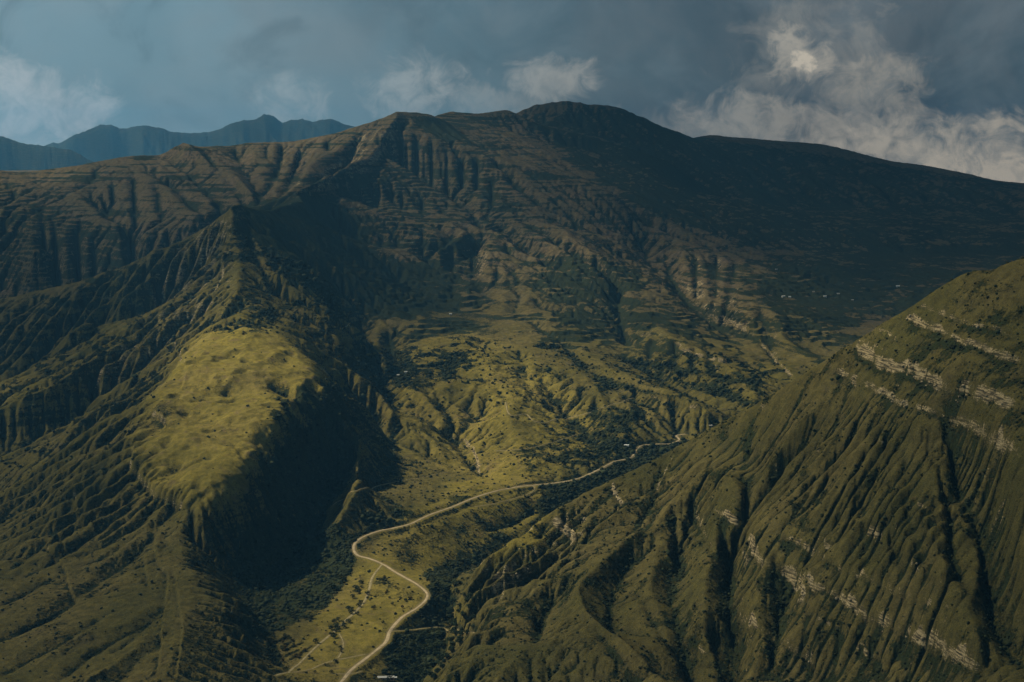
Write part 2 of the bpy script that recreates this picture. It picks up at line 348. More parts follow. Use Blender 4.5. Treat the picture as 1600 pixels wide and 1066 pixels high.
LEDGES=[([(1334,533),(1345,545),(1370,558),(1400,570),(1431,579),(1460,590),(1500,602),(1540,618),(1580,631),(1625,642),(1680,655)],13,1.),([(1409,489),(1461,511),(1525,538),(1597,564),(1660,580)],8,.85),([(1435,474),(1488,496),(1600,530)],5,.6),
([(1281,566),(1323,583),(1375,609),(1413,631),(1488,650),(1563,688),(1600,703)],6.5,.8),([(1330,592),(1345,612),(1362,632)],3.5,.7),([(1191,809),(1225,839),(1270,865),(1319,891),(1375,914),(1431,936),(1488,959)],6,.55),
([(1158,816),(1176,850),(1191,876),(1225,887),(1263,910),(1315,936),(1360,962),(1413,985),(1469,1011),(1525,1041),(1548,1060)],9,.8),([(1112,797),(1135,806),(1158,816)],6,.7),([(1143,944),(1188,981),(1240,1015),(1285,1041)],5,.6),([(1525,673),(1563,690),(1600,712)],4,.6),
([(743,885),(761,911),(776,933),(784,950)],12,1.),([(864,809),(885,829),(901,847)],12,1.),([(954,757),(973,790)],9,.9),([(1053,709),(1040,740),(1024,772)],7,.9),([(1085,792),(1100,830),(1115,860)],4,.6),([(820,930),(832,960),(838,990)],5,.8),([(1210,876),(1240,905),(1260,935)],7,.9),
([(221,635),(240,645),(263,661),(248,676),(210,691),(203,725),(225,752),(245,772),(275,790),(300,800)],15,.6),([(225,835),(225,876),(233,921)],4,.3),([(244,790),(240,835),(244,876),(262,899),(259,936),(248,1022),(246,1060)],6,.35),([(270,887),(278,929),(285,985),(274,1064)],5,.3),
([(64,850),(98,884),(112,929),(120,944)],7,.4),([(116,760),(120,809),(150,831)],5,.5),([(345,400),(350,430),(335,455)],9,.6),([(270,530),(290,570),(282,610)],7,.6),([(470,310),(500,290),(525,275)],12,.6),([(615,190),(600,228),(585,252)],14,.6),([(468,235),(456,268),(450,290)],12,.7),([(505,285),(470,300),(440,318)],12,.5),([(545,250),(520,268)],10,.5),([(1100,640),(1060,628),(1010,618)],8,.4),([(1150,566),(1110,560),(1060,545)],8,.6),([(1120,490),(1165,515),(1185,530)],10,.6),
([(1183,530),(1210,560),(1240,590)],9,.35),([(870,530),(890,560)],7,.5),([(725,680),(745,715),(750,740)],7,.6),([(1590,405),(1574,410),(1560,418)],5,.8),([(1495,430),(1480,442),(1470,450)],4,.8)]+[([a,b],2.6,.12) for a,b in (((419,1010),(454,992)),((436,1013),(462,999)),((442,1018),(475,1001)),((444,1026),(470,1015)),((450,1032),(492,1008)),((560,915),(640,930)),((545,960),(600,985)))]
GRASSTOP=[(560,200),(640,170),(800,190),(1000,230),(1100,300),(1000,360),(700,300),(560,300)]
def relief(h):
    def level(h,step,iters,K,na,nl,keep,diff,seed,cap):
        nr,nt=h.shape; X,Y,dx=coords(nr,nt,step); r=np.hypot(X,Y); lr=np.log(r)/rad(step); th=np.arctan2(X,Y)/rad(step)
        PX,PY=project(X,Y,h); fg=r<5200
        m=np.ones((nr,nt))
        m*=1-.93*poly(PX,PY,PLAT,r<3800); m*=1-.2*poly(PX,PY,HILL,(r>2600)&(r<5500)); m*=1-.75*poly(PX,PY,FLAT,(r<3600))
        m*=1-.8*poly(PX,PY,UPR,r<3100); m*=1-.45*poly(PX,PY,GRASSTOP,r>5000); m*=np.where((PX>1000)&(r>7000),.6,1.); m*=np.where((PX<520)&(r>5300),.6,1.)
        m*=np.where((PX>900)&(r<3000),.36 if step>.15 else .42,1.)
        for p in BENCH: m*=1-.85*poly(PX,PY,p,r<3000); m=blur(m,2.5)
        nz=fbm(th/nl,lr/nl,seed)+.6*fbm(th/nl/2.3,lr/nl/2.3,seed+5)+.8*vnoise(th*.9,lr*.9,seed+9)*.5
        nz=nz*(1-.55*blur(((PX>900)&(r<3000)).astype(float),3))
        g=flood(h)+na*r*nz*(.35+.65*m); f0=g.copy()
        for k in range(iters):
            g,Aa=spl(g,K*m*(.7+.6*(nz>0)))
            g=g*(1-diff)+blur(g,.8)*diff
        D=g-f0; D=D-blur(D,keep); lim=cap*r; D=lim*np.tanh(D/lim)
        return D+.5*na*r*nz*(.4+.6*m),Aa,m
    X,Y,_d=coords(*h.shape,.2); PX,PY=project(X,Y,h); q=blur(poly(PX,PY,[(a+(a-370)*.25,b+(b-640)*.12) for a,b in PLAT],np.hypot(X,Y)<4300),1.5); h=h*(1-q)+blur(h,2.6)*q
    D,_,_=level(h,.2,9,.12,.0016,9,9,.12,3,.02)
    nt,nr=dims(.1); h1=upsample(blur(h+D,.5),nr,nt); h1=carve_all(h1,.1)
    D,Aa,m=level(h1,.1,9,.10,.0013,7,9,.10,8,.012); h1=h1+D
    nt,nr=dims(STEP); h2=upsample(h1,nr,nt); A2=upsample(np.log(Aa),nr,nt)
    X,Y,dx=coords(nr,nt,STEP); r=np.hypot(X,Y); lr=np.log(r)/rad(.05); th=np.arctan2(X,Y)/rad(.05)
    m2=upsample(m,nr,nt)
    nz=fbm(th/5,lr/5,31)+.7*vnoise(th*.6,lr*.6,37)
    g=h2+.00034*r*nz; f0=g.copy()
    for k in range(3):
        g,A3=spl(g,.11*m2); g=g*.9+blur(g,.7)*.1
    D=g-f0; D=D-blur(D,7); lim=.006*r; D=lim*np.tanh(D/lim); h2=h2+D+.00034*r*nz*(.35+.65*m2)
    return h2,np.maximum(A2,np.log(A3))
# lines traced on the photograph: (pixels, depth in m (negative: ridge), half width in m)
CARVE=[([(1488,436),(1503,425),(1518,424)],-17,17),([(1578,406),(1590,401),(1612,402)],-12,13),([(1535,424),(1555,422)],7,12),([(1402,494),(1412,488),(1425,492)],-6,9),([(1328,538),(1336,533),(1348,541)],-8,10),([(1276,570),(1283,565),(1295,570)],-6,9),([(1503,427),(1560,470),(1600,500)],-8,22),([(800,490),(815,460),(790,440)],10,22),([(930,610),(985,650),(1010,680)],-10,24),([(620,590),(640,650),(680,700)],-8,22),([(1010,600),(1080,640),(1120,662)],-10,20),([(250,238),(276,228),(300,240)],-26,34),([(300,238),(330,236),(398,230),(446,228)],-9,26),([(540,208),(597,190),(624,178)],-10,26),([(345,338),(365,332),(385,342)],-12,18),([(300,236),(306,262)],14,22),([(370,232),(372,255)],12,20),([(418,229),(420,250)],12,20),([(515,214),(512,240)],14,22),([(640,182),(690,190),(735,228)],-8,24),([(624,180),(603,225),(578,259),(530,280),(485,305)],-34,28),([(470,232),(455,270),(430,315)],36,32),([(278,228),(345,262),(400,310)],-26,30),([(245,248),(300,288),(345,340)],-20,28),([(600,262),(560,290),(500,330),(440,345)],22,30),([(1075,691),(1053,709),(1042,743),(1030,768),(960,812),(905,852),(890,900)],-11,13),([(665,185),(700,215),(763,251),(819,265),(875,280)],-14,36),([(735,225),(800,234),(875,257),(960,285)],-12,36),([(640,215),(680,245),(740,270)],16,32),([(1060,770),(1020,800),(1000,850)],9,14),([(990,700),(975,735)],7,12),([(365,332),(330,370),(300,402)],-16,18),([(365,332),(352,400),(340,440)],-12,16),([(345,350),(310,420),(280,460)],16,18),([(385,345),(400,400),(420,440)],14,20),([(300,400),(250,450),(230,480)],-12,16),([(265,985),(210,1030),(170,1075)],8,12),([(240,960),(160,1005),(90,1060)],9,13),([(160,960),(60,1020),(0,1055)],8,13),([(110,940),(20,990),(-40,1010)],7,12),([(220,1010),(130,1075)],-5,9),([(140,985),(50,1045)],-5,10),([(80,900),(0,945)],8,12),([(540,700),(545,760),(520,800)],-10,26),([(600,690),(590,740),(560,790)],-8,30),([(640,640),(610,690)],8,14),([(420,820),(440,880),(430,940)],10,20),([(470,760),(500,840)],12,26),([(350,800),(380,880),(400,960)],9,16),([(455,700),(520,770)],-14,22),([(1176,640),(1171,690),(1161,737)],9,14),([(1259,600),(1221,666),(1195,700),(1171,741)],11,15),([(1278,640),(1240,688),(1210,726),(1184,775)],-7,13),([(1323,613),(1300,666),(1259,707),(1225,752),(1199,782)],13,17),
([(1360,640),(1330,666),(1293,707),(1255,748),(1203,790)],-8,13),([(1320,700),(1278,741),(1225,793)],8,13),([(1300,730),(1225,805)],-5,10),([(1310,740),(1285,763),(1240,812)],8,12),([(1300,771),(1259,831)],-5,10),
([(1320,760),(1326,782),(1330,816),(1323,872)],-8,13),([(1345,770),(1352,830),(1352,890)],10,15),([(1368,797),(1383,846),(1394,906)],-8,11),([(1375,790),(1397,850),(1412,915)],9,12),([(1383,782),(1405,827),(1424,876),(1435,921)],-8,12),
([(1410,760),(1428,830),(1455,905)],11,14),([(1428,782),(1450,831),(1473,891),(1488,932)],-9,13),([(1420,640),(1439,688),(1465,752),(1480,790)],-7,13),([(1400,680),(1418,740),(1430,780)],8,12),
([(1470,600),(1491,666),(1499,730),(1533,797),(1544,876),(1555,944),(1585,996),(1610,1040)],30,34),([(1473,741),(1488,782),(1488,853),(1514,921)],13,16),([(1525,827),(1533,876),(1518,936)],-8,12),([(1560,700),(1590,780),(1595,860)],-8,18),
([(1263,944),(1255,989),(1270,1056)],11,14),([(1278,921),(1270,985),(1278,1041)],-7,10),([(1308,959),(1311,1004),(1300,1066)],12,14),([(1319,944),(1323,985),(1311,1041)],-7,9),([(1345,965),(1345,1066)],7,9),([(1360,977),(1368,1022),(1379,1064)],11,12),
([(1375,985),(1390,1026),(1401,1064)],-7,10),([(1401,989),(1420,1041),(1430,1075)],11,12),([(1446,996),(1461,1041),(1470,1070)],12,14),([(1115,955),(1125,1010),(1145,1066)],32,45),([(1052,786),(1060,876),(1064,906)],12,17),([(1045,846),(1056,891)],-6,10),
([(1082,797),(1113,869)],10,13),([(1094,790),(1128,884)],-7,10),([(1124,797),(1143,876),(1139,936)],13,16),([(1000,929),(1037,985),(1067,1011),(1082,1064)],14,18),([(875,929),(856,940),(845,966),(838,1000)],16,18),
([(950,929),(958,989)],10,14),([(930,975),(969,1026),(1006,1066)],13,20),([(898,912),(913,962),(950,985),(988,1019),(1037,1064)],-10,9),([(789,955),(823,906),(860,876),(913,809)],9,14),([(1030,770),(985,830),(950,850)],8,12),
([(188,688),(94,722),(37,779)],9,14),([(131,797),(68,846),(0,899)],10,14),([(169,816),(105,861),(22,906)],10,13),([(225,854),(150,906),(75,962),(11,989)],11,14),([(255,944),(210,985),(169,1022)],9,12),([(206,872),(131,936)],8,11),([(190,760),(140,800),(90,830)],8,12),
([(348,612),(374,618)],15,26),([(420,596),(448,606),(468,628)],24,34),([(385,572),(440,556),(482,574)],-11,22),([(395,690),(430,668)],9,20),([(300,655),(330,640)],6,18),([(355,690),(375,684)],6,12),([(315,715),(335,712)],5,10),([(395,560),(440,552)],-6,30),([(290,600),(260,640)],-5,22),([(470,600),(478,640)],-6,20),
([(961,440),(973,500),(984,538)],45,42),([(564,500),(586,560),(598,598)],38,34),([(606,515),(620,575)],28,26),([(586,510),(605,580)],-14,20),([(742,373),(736,425),(770,470)],30,40),([(875,523),(913,564),(969,605),(1030,640)],22,34),
([(1040,400),(1049,425),(1075,463),(1113,493),(1161,530)],40,42),([(1120,399),(1116,481)],20,20),([(1086,395),(1090,470)],14,18),([(1150,406),(1131,493)],18,18),([(1188,480),(1210,560)],22,22),([(1165,560),(1210,583),(1240,590)],26,30),
([(1022,515),(1015,560)],16,18),([(1056,534),(1049,583)],16,18),([(1085,540),(1082,585)],12,14),([(1109,545),(1113,590)],14,16),([(1000,572),(1064,605),(1113,628),(1150,639)],26,30),([(690,570),(715,580),(738,592)],16,30),
([(680,613),(710,658),(695,688)],12,18),([(710,669),(725,710),(762,744)],15,20),([(811,545),(830,613)],10,16),([(765,590),(796,628)],12,16),([(725,631),(755,661)],8,13),([(640,560),(700,540),(760,530)],-8,30),([(860,640),(900,655),(930,690)],12,20),
([(1020,500),(1000,525)],14,20),([(850,420),(900,440)],-12,30),([(800,480),(860,520),(900,530)],14,26),([(620,690),(700,720),(780,748)],10,18),([(570,770),(600,800),(640,812)],8,16),([(840,790),(800,815),(750,830)],10,16),([(860,800),(840,840)],10,14),
([(263,278),(319,338)],26,34),([(323,240),(398,323)],42,42),([(443,225),(431,270),(405,308)],34,36),([(480,235),(455,290)],28,30),([(206,263),(214,338),(210,390)],18,28),([(244,285),(255,349)],18,26),([(160,300),(175,360)],14,26),
([(640,185),(618,215),(600,250)],18,22),([(600,200),(575,245),(530,280)],-16,22),([(560,215),(530,262),(480,292)],46,36),([(700,300),(740,330),(760,370)],22,40),([(1000,230),(1060,300),(1090,350)],24,50),([(860,250),(960,300),(1010,350)],20,44),([(1160,260),(1230,320),(1300,350)],24,60),
([(470,370),(520,420)],16,26),([(520,450),(560,520)],18,24),([(250,490),(200,545)],16,24),([(330,430),(250,500)],20,26),([(300,420),(200,510),(150,550)],20,28),([(230,430),(130,540)],22,28),([(410,520),(440,500)],10,20)]
def near(pts,step,half,shape,signed=False):
    """window, distance to a line on the ground, side, and position along it"""
    d=rad(step); jj=(np.arctan2(pts[:,0],pts[:,1])-TH0)/d; ii=np.log(np.hypot(pts[:,0],pts[:,1])/R0)/d; w=int(half/(np.hypot(pts[:,0],pts[:,1]).min()*d))+3
    i0,i1=max(int(ii.min())-w,0),min(int(ii.max())+w+2,shape[0]); j0,j1=max(int(jj.min())-w,0),min(int(jj.max())+w+2,shape[1])
    r=R0*np.exp(np.arange(i0,i1)*d)[:,None]; th=(TH0+np.arange(j0,j1)*d)[None]; x=r*np.sin(th); y=r*np.cos(th)
    best=np.full(x.shape,1e9); sd=np.zeros(x.shape); al=np.zeros(x.shape); n=len(pts)-1
    for k,(a,b) in enumerate(zip(pts[:-1],pts[1:])):
        ab=b[:2]-a[:2]; L2=ab@ab+1e-9; t=np.clip(((x-a[0])*ab[0]+(y-a[1])*ab[1])/L2,0,1); q=np.hypot(x-a[0]-t*ab[0],y-a[1]-t*ab[1]); u=q<best
        best=np.where(u,q,best); al=np.where(u,(k+t)/n,al)
        if signed: sd=np.where(u,np.sign(ab[0]*(y-a[1])-ab[1]*(x-a[0])),sd)
    return (slice(i0,i1),slice(j0,j1)),best,sd,al,x,y
def trace(h,pix,step,n=6,gap=.06):
    q=[]
    for a,b in zip(pix[:-1],pix[1:]): q+= [(a[0]+(b[0]-a[0])*t,a[1]+(b[1]-a[1])*t) for t in np.linspace(0,1,n,endpoint=False)]
    q.append(pix[-1]); p=hit(h,*np.array(q,float).T,step=step); p=p[np.isfinite(p[:,0])]
    if len(p)<2: return p
    med=np.median(np.hypot(p[:,0],p[:,1])); p=p[np.abs(np.hypot(p[:,0],p[:,1])/med-1)<.3]; keep=[p[0]] if len(p) else []
    for k in p[1:]:
        if np.hypot(*(k-keep[-1])[:2])<gap*med: keep.append(k)
    p=np.array(keep)
    for _ in range(2):
        if len(p)>2: p[1:-1]=.25*p[:-2]+.5*p[1:-1]+.25*p[2:]
    return p
def carve_all(h,step):
    tr=[(trace(h,c[0],step),c[1],c[2]) for c in CARVE]
    for p,dep,hw in tr:
        if len(p)<2: continue
        sl,q,_,al,x,y=near(p,step,hw*2.4,h.shape); q=q*(1+.3*fbm(x/(hw*1.5),y/(hw*1.5),int(hw+dep)+200,2)); e=np.minimum(np.minimum(al,1-al)*5+.25,1)
        h[sl]-=dep*e*(np.exp(-q/hw*1.3)*1.15*(q<hw*4)-.0)
    return h
def sstep(a,b,x):
    t=np.clip((x-a)/(b-a),0,1); return t*t*(3-2*t)
def hit(h,px,py,r0=1300.,step=None):
    """first point of the ground seen at pixel px,py (works for arrays)"""
    px=np.atleast_1d(np.asarray(px,float)); py=np.atleast_1d(np.asarray(py,float))
    a=(px-800)/FPX; b=(533-py)/FPX; y=CP+b*SP; z=-SP+b*CP; th=np.arctan2(a,y); t=z/np.hypot(a,y)
    nr,nt=h.shape; d=rad(step or STEP); rr=R0*np.exp(np.arange(nr)*d); out=[]
    for k in range(len(px)):
        jf=(th[k]-TH0)/d; j=int(np.clip(jf,0,nt-2)); f=jf-j
        col=h[:,j]*(1-f)+h[:,j+1]*f; e=col/rr; i=np.argmax((e>=t[k])&(rr>r0))
        if i==0: out.append((np.nan,)*3); continue
        e0,e1=e[i-1],e[i]; u=(t[k]-e0)/(e1-e0) if e1!=e0 else 0; u=min(max(u,0),1); r=rr[i-1]*(1-u)+rr[i]*u
        out.append((r*math.sin(th[k]),r*math.cos(th[k]),col[i-1]*(1-u)+col[i]*u))
    return np.array(out)
def ground(h,X,Y):
    X=np.asarray(X,float); Y=np.asarray(Y,float); d=rad(STEP); nr,nt=h.shape
    i=np.clip(np.log(np.hypot(X,Y)/R0)/d,0,nr-1.01); j=np.clip((np.arctan2(X,Y)-TH0)/d,0,nt-1.01)
    a=i.astype(int); b=j.astype(int); fi=i-a; fj=j-b
    return (h[a,b]*(1-fj)+h[a,b+1]*fj)*(1-fi)+(h[a+1,b]*(1-fj)+h[a+1,b+1]*fj)*fi
def dress(h,LA):
    """strata ledges, field terraces, hummocks; returns height and the rock / shrub / dry maps"""
    nr,nt=h.shape; X,Y,dx=coords(nr,nt,STEP); r=np.hypot(X,Y); PX,PY=project(X,Y,h)
    PX=PX+9*fbm(X/45,Y/45,401,3); PY=PY+9*fbm(X/45,Y/45,402,3)
    jag=fbm(X/14,Y/14,51,3)*5+fbm(X/55,Y/55,52,3)*9
    rock=np.zeros_like(h)
    right=blur(((PX>690)&(r<3050)&(X>-110)).astype(float),2)
    s=h+.2*X+jag*.9
    for s0,amp in ((-150,2.5),(-173,2),(-199,2),(-226,2.5),(-274,2.5),(-305,2.5),(-354,2),(-416,3),(-460,2),(-531,3),(-584,3),(-640,3),(-690,3)):
        u=s-s0; w=.45*amp+1.5; var=.3+.7*sstep(-.1,.4,fbm(X/80,Y/80,61+int(-s0),3)); h=h+right*var*amp*(sstep(-w,w,u)-.5)*np.exp(-(u/(3.2*amp+8))**2)*1.3
        rock=np.maximum(rock,right*(var-.3)*np.exp(-((u+.5)/w)**2)*.55)
    left=blur(((PX<430)&(r<2950)&(X<-330)).astype(float),2)*(1-blur(poly(PX,PY,PLAT,r<3800),2))
    s=h-.22*Y+jag*1.6
    for s0,amp in ((-1165,4),(-1196,3),(-1240,3),(-1290,4),(-1350,3)):
        u=s-s0; w=.45*amp+1.5; var=.3+.7*sstep(-.1,.4,fbm(X/80,Y/80,61+int(-s0),3)); h=h+left*var*amp*(sstep(-w,w,u)-.5)*np.exp(-(u/(3.2*amp+8))**2)*1.1
        rock=np.maximum(rock,left*(var-.3)*np.exp(-((u+1)/w)**2)*.5)
    for pix,hg,pale in LEDGES:
        p=trace(h,pix,STEP,8)
        if len(p)<2: print('ledge lost',pix[0]); continue
        sl,q,sd,al,x,y=near(p,STEP,hg*9+25,h.shape,True); e=np.minimum(np.minimum(al,1-al)*9,1)
        blk=fbm(x/11,y/11,300+int(hg),2)*.9+fbm(x/40,y/40,310,2)*1.5; q2=q*sd+blk*hg*.22; gap=.5+.5*sstep(-.5,.0,fbm(x/38,y/38,320+int(pix[0][0]),2))
        up=ground(h,*(p[len(p)//2][:2]+30*np.array([-(p[-1]-p[0])[1],(p[-1]-p[0])[0]])/np.hypot(*(p[-1]-p[0])[:2]))); dn=ground(h,*(p[len(p)//2][:2]-30*np.array([-(p[-1]-p[0])[1],(p[-1]-p[0])[0]])/np.hypot(*(p[-1]-p[0])[:2])))
        sg=1. if up>dn else -1.; q2=q2*sg; w=max(hg*.22,1.6); st=(sstep(-w,w,q2)-.5)*np.exp(-np.abs(q2)/(hg*3.2+6))
        h[sl]+=hg*1.25*e*gap*st; rock[sl]=np.maximum(rock[sl],e*gap*pale*np.exp(-((q2+.2*w)/(w*.65+1.2))**2)*.92)
    T=np.zeros_like(h)
    for p in TERR: T=np.maximum(T,poly(PX,PY,p,r>4000))
    T=blur(T,6)*sstep(-.24,.22,fbm(X/230,Y/230,71,4)+.08)
    q=h+fbm(X/170,Y/170,73,4)*30; st=11+.0009*r; c=q/st; fr=c-np.floor(c)
    h=h+T*(1-.5*sstep(5800,6800,r))*st*.85*(sstep(.6,1.,fr)-fr+.12); riser=T*sstep(.5,.7,fr)*(1-sstep(.93,1.,fr))
    P=blur(poly(PX,PY,PLAT,r<3900),3)
    h=h+P*(14*fbm(X/95,Y/120,81,3)+4.5*fbm(X/30,Y/36,83,4)-2.2*np.maximum(fbm(X/42,Y/40,85,2)-.3,0)*9)
    H=blur(poly(PX,PY,HILL,(r>2600)&(r<5500)),4); h=h+H*(14*fbm(X/80,Y/80,87,4))
    F=blur(poly(PX,PY,FLAT,r<3600),4); h=h+F*(5*fbm(X/60,Y/60,89,4))
    return h,dict(riser=riser,rock=rock,terr=T,plat=P,LA=LA,right=right,fields=F,hill=H)
STEP=0.05
# ------------------------------------------------------------------ terrain
random.seed(4); rng = np.random.default_rng(4)
h = solve(); h, LA = relief(h); h, MASK = dress(h, LA)
nr, nt = h.shape; X, Y, DX = coords(nr, nt, STEP); RR = np.hypot(X, Y); PX, PY = project(X, Y, h)
# ---- road bed and tracks: routes traced on the ground
def catmull(p, n=8):
    p = np.array(p, float); q = np.vstack([2*p[0]-p[1], p, 2*p[-1]-p[-2]]); out = []
    for i in range(1, len(q)-2):
        for t in np.linspace(0, 1, n, endpoint=False):
            out.append(.5*((2*q[i])+(-q[i-1]+q[i+1])*t+(2*q[i-1]-5*q[i]+4*q[i+1]-q[i+2])*t*t+(-q[i-1]+3*q[i]-3*q[i+1]+q[i+2])*t**3))
    out.append(q[-2]); return np.array(out)
def route(pix, step=6.):
    pts = hit(h, *np.array(catmull(pix, 6)).T[:2]); pts = pts[np.isfinite(pts[:, 0])]
    keep = [pts[0]]
    for p in pts[1:]:
        if np.hypot(*(p-keep[-1])[:2]) < .08*np.hypot(p[0],p[1]): keep.append(p)
    p = np.array(keep); s = np.concatenate([[0], np.cumsum(np.hypot(*np.diff(p[:, :2], axis=0).T))])
    q = np.arange(0, s[-1], step); p = np.column_stack([np.interp(q, s, p[:, k]) for k in range(3)])
    for _ in range(6): p[1:-1] = .25*p[:-2]+.5*p[1:-1]+.25*p[2:]
    return p
def bed(p, half, blend, zs=8):
    """cut the ground to the level of a route, return the bed mask"""
    global h
    z = ground(h, p[:, 0], p[:, 1]); k = np.ones(2*zs+1)/(2*zs+1); z = np.convolve(np.pad(z, zs, mode='edge'), k, 'valid'); p[:, 2] = z
    best = np.full(h.shape, 1e9); lvl = np.zeros(h.shape); d = rad(STEP)
    for a, b in zip(p[:-1], p[1:]):
        m = (a+b)/2; i0 = int(np.log(math.hypot(m[0], m[1])/R0)/d); j0 = int((math.atan2(m[0], m[1])-TH0)/d); w_ = int((blend+half+8)/(math.hypot(m[0], m[1])*d))+2
        sl = (slice(max(i0-w_, 0), i0+w_+1), slice(max(j0-w_, 0), j0+w_+1)); x, y = X[sl], Y[sl]
        ab = b[:2]-a[:2]; t = np.clip(((x-a[0])*ab[0]+(y-a[1])*ab[1])/(ab@ab+1e-9), 0, 1)
        q = np.hypot(x-a[0]-t*ab[0], y-a[1]-t*ab[1]); u = q < best[sl]
        best[sl] = np.where(u, q, best[sl]); lvl[sl] = np.where(u, a[2]+t*(b[2]-a[2]), lvl[sl])
    f = 1-sstep(half, half+blend, best); h = np.where(f > 0, h*(1-f)+lvl*f, h); return best
ROADP = np.array([unp(*q) for q in ROAD]); ROADP = catmull(ROADP, 10)
s_ = np.concatenate([[0], np.cumsum(np.hypot(*np.diff(ROADP[:, :2], axis=0).T))]); q_ = np.arange(0, s_[-1], 5.)
ROADP = np.column_stack([np.interp(q_, s_, ROADP[:, k]) for k in range(3)])
TRACKS = [([(597,882),(582,902),(576,925),(566,945),(543,967),(521,988),(492,1012),(470,1035),(450,1050),(430,1054)], 3.2),
 ([(450,1050),(480,1048),(510,1036),(540,1028),(575,1022)], 1.6), ([(530,990),(537,1005),(533,1020),(528,1030)], 1.5),
 ([(803,762),(822,756),(838,762),(828,772),(800,780),(770,788),(738,792)], 1.6),
 ([(790,628),(794,645),(802,652),(822,645),(830,655),(848,662),(870,655),(905,650),(940,638),(965,630),(990,622)], 2.2),
 ([(775,705),(820,702),(860,692),(905,678)], 1.6), ([(520,790),(548,772),(600,757),(650,748),(700,738)], 1.5),
 ([(612,985),(645,985),(670,980),(705,982),(742,985)], 1.6), ([(520,1052),(540,1054),(568,1050)], 1.2),
 ([(520,508),(560,503),(600,498),(660,500)], 2.5)]
road_d = bed(ROADP, 4.2, 13); track_d = np.full(h.shape, 1e9); TR = []
for pix, wd in TRACKS:
    p = route(pix)
    if len(p) < 4: print('SHORT TRACK', pix[0]); continue
    track_d = np.minimum(track_d, bed(p, wd*.9, 6, 5)); TR.append((p, wd))
PX, PY = project(X, Y, h)
# ---- maps for the ground material
LAc = blur(MASK['LA'], 1.2); gully = sstep(2.6, 6.5, LAc)
hr = np.gradient(h, axis=0)/DX; ht = np.gradient(h, axis=1)/DX; slope = np.hypot(hr, ht)
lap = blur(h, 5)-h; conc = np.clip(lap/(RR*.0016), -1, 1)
right_aspect = np.clip((-(ht*Y/RR+hr*X/RR)*.88+(-(hr*Y/RR-ht*X/RR))*-.47)/.8, -1, 1)   # + : faces away from the sun; darker shrub cover there also deepens the shade
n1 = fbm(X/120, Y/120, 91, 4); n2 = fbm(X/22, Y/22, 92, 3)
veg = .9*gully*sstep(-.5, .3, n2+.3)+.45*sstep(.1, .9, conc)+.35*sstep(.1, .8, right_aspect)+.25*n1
WOOD = [([(690,920),(740,880),(860,800),(985,738),(1056,700),(1070,686),(1000,700),(900,765),(830,820),(760,850),(700,880),(660,900)], .9, 4200), ([(620,1066),(600,1010),(640,985),(700,985),(735,1000),(690,1066)], 1., 2600), ([(700,900),(760,960),(735,1000),(690,1000),(660,960),(680,900)], 1., 2900),
        ([(400,830),(520,820),(560,850),(545,900),(500,960),(420,990),(380,960),(370,880)], .75, 3000), ([(430,640),(520,600),(560,700),(530,780),(460,800),(400,760)], .8, 3600),
        ([(850,760),(1000,720),(1060,690),(1090,690),(930,790),(860,840),(800,860),(840,800)], .6, 4200), ([(800,700),(930,640),(1000,640),(980,700),(880,740),(820,745)], .45, 4200),
        ([(380,320),(480,300),(560,340),(600,450),(520,470),(430,420)], .9, 7000), ([(560,400),(700,420),(720,480),(640,500),(560,480)], .8, 7000), ([(640,180),(700,190),(740,230),(680,215)], .8, 9000),
        ([(1000,500),(1100,560),(1200,600),(1180,640),(1060,600),(960,560)], .4, 5500), ([(1200,400),(1600,380),(1600,460),(1400,480),(1250,520),(1180,460)], .7, 9000), ([(880,400),(1000,420),(1000,500),(900,520),(820,460)], .4, 7000),
        ([(970,170),(1100,215),(1600,290),(1600,400),(1200,390),(1000,330),(900,250),(820,180)], .55, 20000)]
GY = np.array([1100,1900,2150,2450,2700,2860,3000,3130,3300,3560,3800,4000,4300,5200]); GX = np.array([-99,-137,-132,-121,-90,-30,90,205,335,470,672,925,1380,3000])
massif = (X > np.interp(Y, GY, GX)) & (Y < 5200)
for pts, a, rmax in WOOD:
    veg = veg+a*blur(poly(PX, PY, pts, (RR < rmax) & ~(massif & (RR < 2640))), 3)*(.55+.9*sstep(-.3, .3, n2+.5*n1))
mid = sstep(3300, 4300, RR)*(1-sstep(8000, 9500, RR)); streak = fbm(X/150+Y/500, h/7.5, 93, 4)
veg = veg+.75*MASK['riser']*(1-.5*sstep(6000, 7500, RR))+mid*(.7*sstep(-.05, .35, streak)-.12)*(.5+.5*sstep(-.3, .3, fbm(X/400, Y/400, 94, 3)))
veg = veg+.22*MASK['right']*sstep(-.2, .3, n2)-.06*MASK['right']
veg = veg*(1-.66*MASK['plat'])*(1-.35*MASK['hill']*(1-gully))-.5*MASK['rock']+.3*(1-MASK['plat'])*sstep(.2, .5, n2)*.5
for pts, a_, rm in (([(425,610),(470,600),(505,640),(490,670),(440,690),(425,650)], .55, 3900), ([(330,500),(370,470),(430,490),(410,520),(340,525)], .6, 4300), ([(230,630),(260,620),(280,660),(240,680)], .4, 3300), ([(440,690),(480,650),(500,665),(430,760),(380,785),(400,740)], .7, 3500),
                    ([(560,880),(600,900),(650,930),(640,960),(600,940),(570,920)], .3, 3000), ([(560,790),(640,790),(760,760),(780,775),(640,812),(570,835)], .45, 3600), ([(600,560),(650,540),(660,600),(625,640)], .4, 5200), ([(690,560),(745,570),(750,600),(700,600)], .8, 5200)):
    veg = veg+a_*blur(poly(PX, PY, pts, RR < rm), 5)*sstep(-.35, .25, n2+.6*n1)  # scrub patches; those on the plateau also paint in the shade of hollows
veg = np.clip(veg, 0, 1.3)
crag = np.zeros_like(h)
